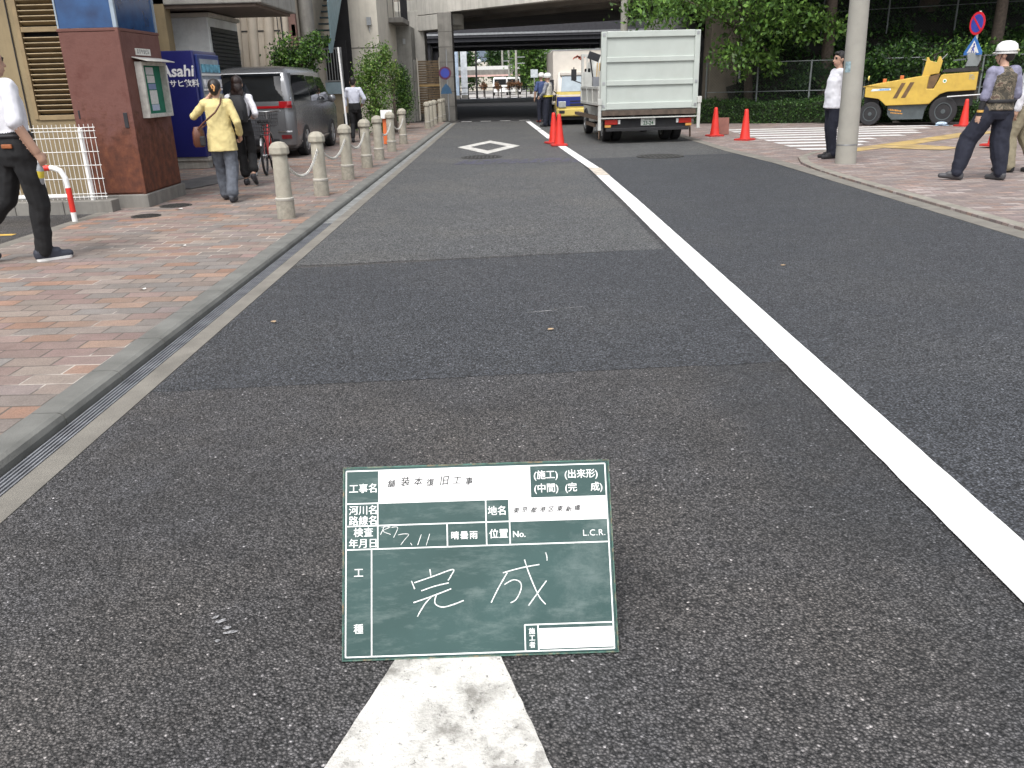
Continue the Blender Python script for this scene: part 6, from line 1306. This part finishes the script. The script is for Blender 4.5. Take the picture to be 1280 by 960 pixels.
# board frame: local x right, board plane tilted back; build parts in plane coords then rotate
Rb = Matrix.Rotation(-LEAN, 4, 'X') @ Matrix.Rotation(R(90), 4, 'X')   # plane (u, v) -> x, z ; normal toward the viewer
def onb(mb, name, mat, parent=bd, **k):
    mb.v = [tuple(Rb @ Vector(p)) for p in mb.v]; return mb.build(name, mat, parent, **k)
m = MB().b2((.004, .004, -.014), (BW-.004, BH-.004, 0)); board = onb(m, 'board_panel', M_bgreen, bevel=.002)
m = MB()
for lo, hi in (((0, 0, -.016), (BW, .0038, -.0005)), ((0, BH-.0038, -.016), (BW, BH, -.0005)), ((0, .004, -.016), (.0038, BH-.004, -.0005)), ((BW-.0038, .004, -.016), (BW, BH-.004, -.0005))): m.b2(lo, hi)
onb(m, 'edge_trim', mk('worn_green_edge', (.05, .12, .095), .7, var=.5, scale=40, dirt=.8, dirtc=(.4, .22, .1)))
m = MB()
for x in (.12, BW-.12): m.box((x, BH*.36, -.026), (.03, BH*.7, .018))
onb(m, 'back_batten', mk('pale_wood', (.5, .36, .18), .7))
top = Rb @ Vector((0, BH*.86, -.03))
m = MB()
for x in (.12, BW-.12): m.cyl((x, top.y, top.z), (x, top.y+.17, -.004), .009, n=8)
m.cyl((.12, top.y+.1, .16), (BW-.12, top.y+.1, .16), .006, n=8); m.build('prop_leg', M_steel, bd, smooth=50)
UV = lambda u, v, z=.0: (u*BW, (1-v)*BH, z)
def q(u0, v0, u1, v1, z=.0006): return [UV(u0, v0, z), UV(u1, v0, z), UV(u1, v1, z), UV(u0, v1, z)]
def hl(m, u0, u1, v, w=.0034): m.add(q(u0, v-w/BH/2, u1, v+w/BH/2), [(0, 1, 2, 3)])
def vl(m, u, v0, v1, w=.0034): m.add(q(u-w/BW/2, v0, u+w/BW/2, v1, .0008), [(0, 1, 2, 3)])
m = MB(); L, Rr, T, B = .013, .984, .022, .980
for v in (T, .196, .314, .436, B): hl(m, L, Rr, v)
for u in (L, Rr): vl(m, u, T, B)
vl(m, .130, .196, .436); vl(m, .387, .314, .436); vl(m, .532, .196, .436); vl(m, .619, .196, .436); vl(m, .107, .436, B)
hl(m, .662, Rr, .848); vl(m, .662, .848, B); vl(m, .710, .848, B)
onb(m, 'grid_lines', M_pw)
for (a, b, c, d) in ((.1325, .0255, .702, .1915), (.623, .2, .981, .31), (.7125, .868, .981, .970)):
    m = MB(); m.add(q(a, b, c, d, .0011), [(0, 1, 2, 3)]); onb(m, 'white_strip', M_strip)
def label(s, u, v, h, bold=.03, w=None, align='LEFT', mat=M_pw, name='printed_lettering', shear=0., rot=0., z=.0012, sp=1.):
    o = Rb @ Vector(UV(u, v, z)); M = Rb.copy(); M.translation = o; M = M @ Matrix.Rotation(rot, 4, 'Z')
    ob = text(s, h, mat, bd, M, name, bold=0., align=align, ext=.0001, shear=shear, spacing=sp)
    if bold > 0:                                                       # heavier print: the glyphs laid down again a hair to the side
        me = ob.data; b2 = bmesh.new(); b2.from_mesh(me)
        for dx, dy, dz in ((.0007, 0, .00012), (.0004, .0005, .00024)):
            g2 = bmesh.ops.duplicate(b2, geom=list(b2.verts)[:len(me.vertices)]+list(b2.edges)[:len(me.edges)]+list(b2.faces)[:len(me.polygons)])
            off = Rb.to_3x3() @ Vector((dx, dy, dz)); bmesh.ops.translate(b2, verts=[v for v in g2['geom'] if isinstance(v, bmesh.types.BMVert)], vec=off)
        b2.to_mesh(me); b2.free()
    return ob
label('工事名', .022, .135, .0268, .03)
label('河川名', .022, .250, .0268); label('路線名', .022, .305, .0268)
label('検査', .040, .366, .0268, sp=1.05); label('年月日', .022, .424, .0268)
label('地名', .5375, .275, .0268); label('位置', .541, .396, .0268); label('晴曇雨', .399, .396, .0235, sp=1.18)
label('No.', .628, .398, .0235); label('L.C.R.', .888, .402, .0235, bold=.0, sp=1.1)
label('(施工)', .713, .092, .0262, .02); label('(出来形)', .829, .092, .0262, .02, sp=.98)
label('(中間)', .713, .163, .0262, .02); label('(完', .829, .163, .0262, .02); label('成)', .925, .163, .0262, .02)
label('工', .041, .575, .027); label('種', .041, .86, .027)
for k, ch in enumerate('施工者'): label(ch, .6755, .893+.034*k, .0172, .03)
M_pen = mk('pen_ink', (.02, .02, .022), .7)
hw = '舗装本復旧工事'
for k, ch in enumerate(hw): label(ch, .165+.0485*k, .112-.004*(k % 3), .0245+.003*((k*5) % 3-1), .01, mat=M_pen, name='handwriting', shear=.22, rot=R(4*math.sin(k*2.3)+2), z=.0016)
for k, ch in enumerate('東京都港区東新橋'): label(ch, .632+.0325*k, .27-.003*(k % 2), .0185+.002*((k*3) % 3-1), .01, mat=M_pen, name='handwriting', shear=.25, rot=R(5*math.sin(k*1.9)), z=.0016)
# chalk strokes traced as hand movements on the board
def zc(x, y):
    u, v = .5, .5
    for _ in range(6):
        lx = 45+(45-45)*v; rx = 1166+42*v; u = (x-(47-4*v))/((rx)-(47-4*v)); ty = 78-40*u; by = 908-48*u; v = (y-ty)/(by-ty)
    return u, v
def stroke(m, pts, w, z=.0013):
    P_ = [Vector(UV(*zc(*p), z)) for p in pts]
    if len(P_) > 2:                                                    # smooth the hand stroke
        Q = []
        for i in range(len(P_)-1):
            p0 = P_[max(i-1, 0)]; p1 = P_[i]; p2 = P_[i+1]; p3 = P_[min(i+2, len(P_)-1)]
            for k in range(6):
                s = k/6; Q.append(.5*((2*p1)+(p2-p0)*s+(2*p0-5*p1+4*p2-p3)*s*s+(3*p1-p0-3*p2+p3)*s**3))
        P_ = Q+[P_[-1]]
    n = len(P_)
    for i in range(n-1):
        a, b = P_[i], P_[i+1]; d = (b-a); 
        if d.length < 1e-6: continue
        d.normalize(); nn = Vector((-d.y, d.x, 0)); wa = w*(.75+.5*abs(noise.noise(Vector((a.x*90, a.y*90, 1))))); wb = w*(.75+.5*abs(noise.noise(Vector((b.x*90, b.y*90, 1)))))
        m.add([a-nn*wa/2-d*.0004, a+nn*wa/2-d*.0004, b+nn*wb/2+d*.0004, b-nn*wb/2+d*.0004], [(0, 1, 2, 3)])
ks = [[(412, 520), (416, 546)], [(335, 570), (342, 588), (348, 603)], [(348, 577), (430, 548), (509, 520), (500, 548), (489, 566)], [(377, 611), (430, 592), (491, 577)], [(344, 661), (420, 634), (501, 602)], [(420, 634), (393, 664), (372, 697), (360, 719)], [(442, 622), (433, 648), (437, 668), (466, 679), (510, 668), (553, 651)]]
kz = [[(720, 533), (795, 512), (872, 497)], [(737, 533), (702, 594), (670, 658)], [(726, 582), (762, 563), (790, 571), (796, 598), (776, 643), (752, 659)], [(810, 477), (830, 538), (868, 626), (898, 664)], [(902, 566), (868, 613), (827, 670)], [(899, 446), (904, 462), (905, 480)]]
kd = [[(205, 372), (222, 334)], [(210, 340), (246, 338), (216, 356), (247, 371)], [(252, 340), (277, 342), (260, 384)], [(280, 373), (300, 369), (323, 371), (305, 395), (290, 416)], [(331, 408), (337, 417)], [(376, 371), (361, 416)], [(411, 369), (397, 417)]]
m = MB()
for k_ in ks+kz: stroke(m, k_, .0036)
onb(m, 'chalk_writing', M_chalk)
m = MB()
for k_ in kd: stroke(m, k_, .0019)
onb(m, 'chalk_date', M_chalk)
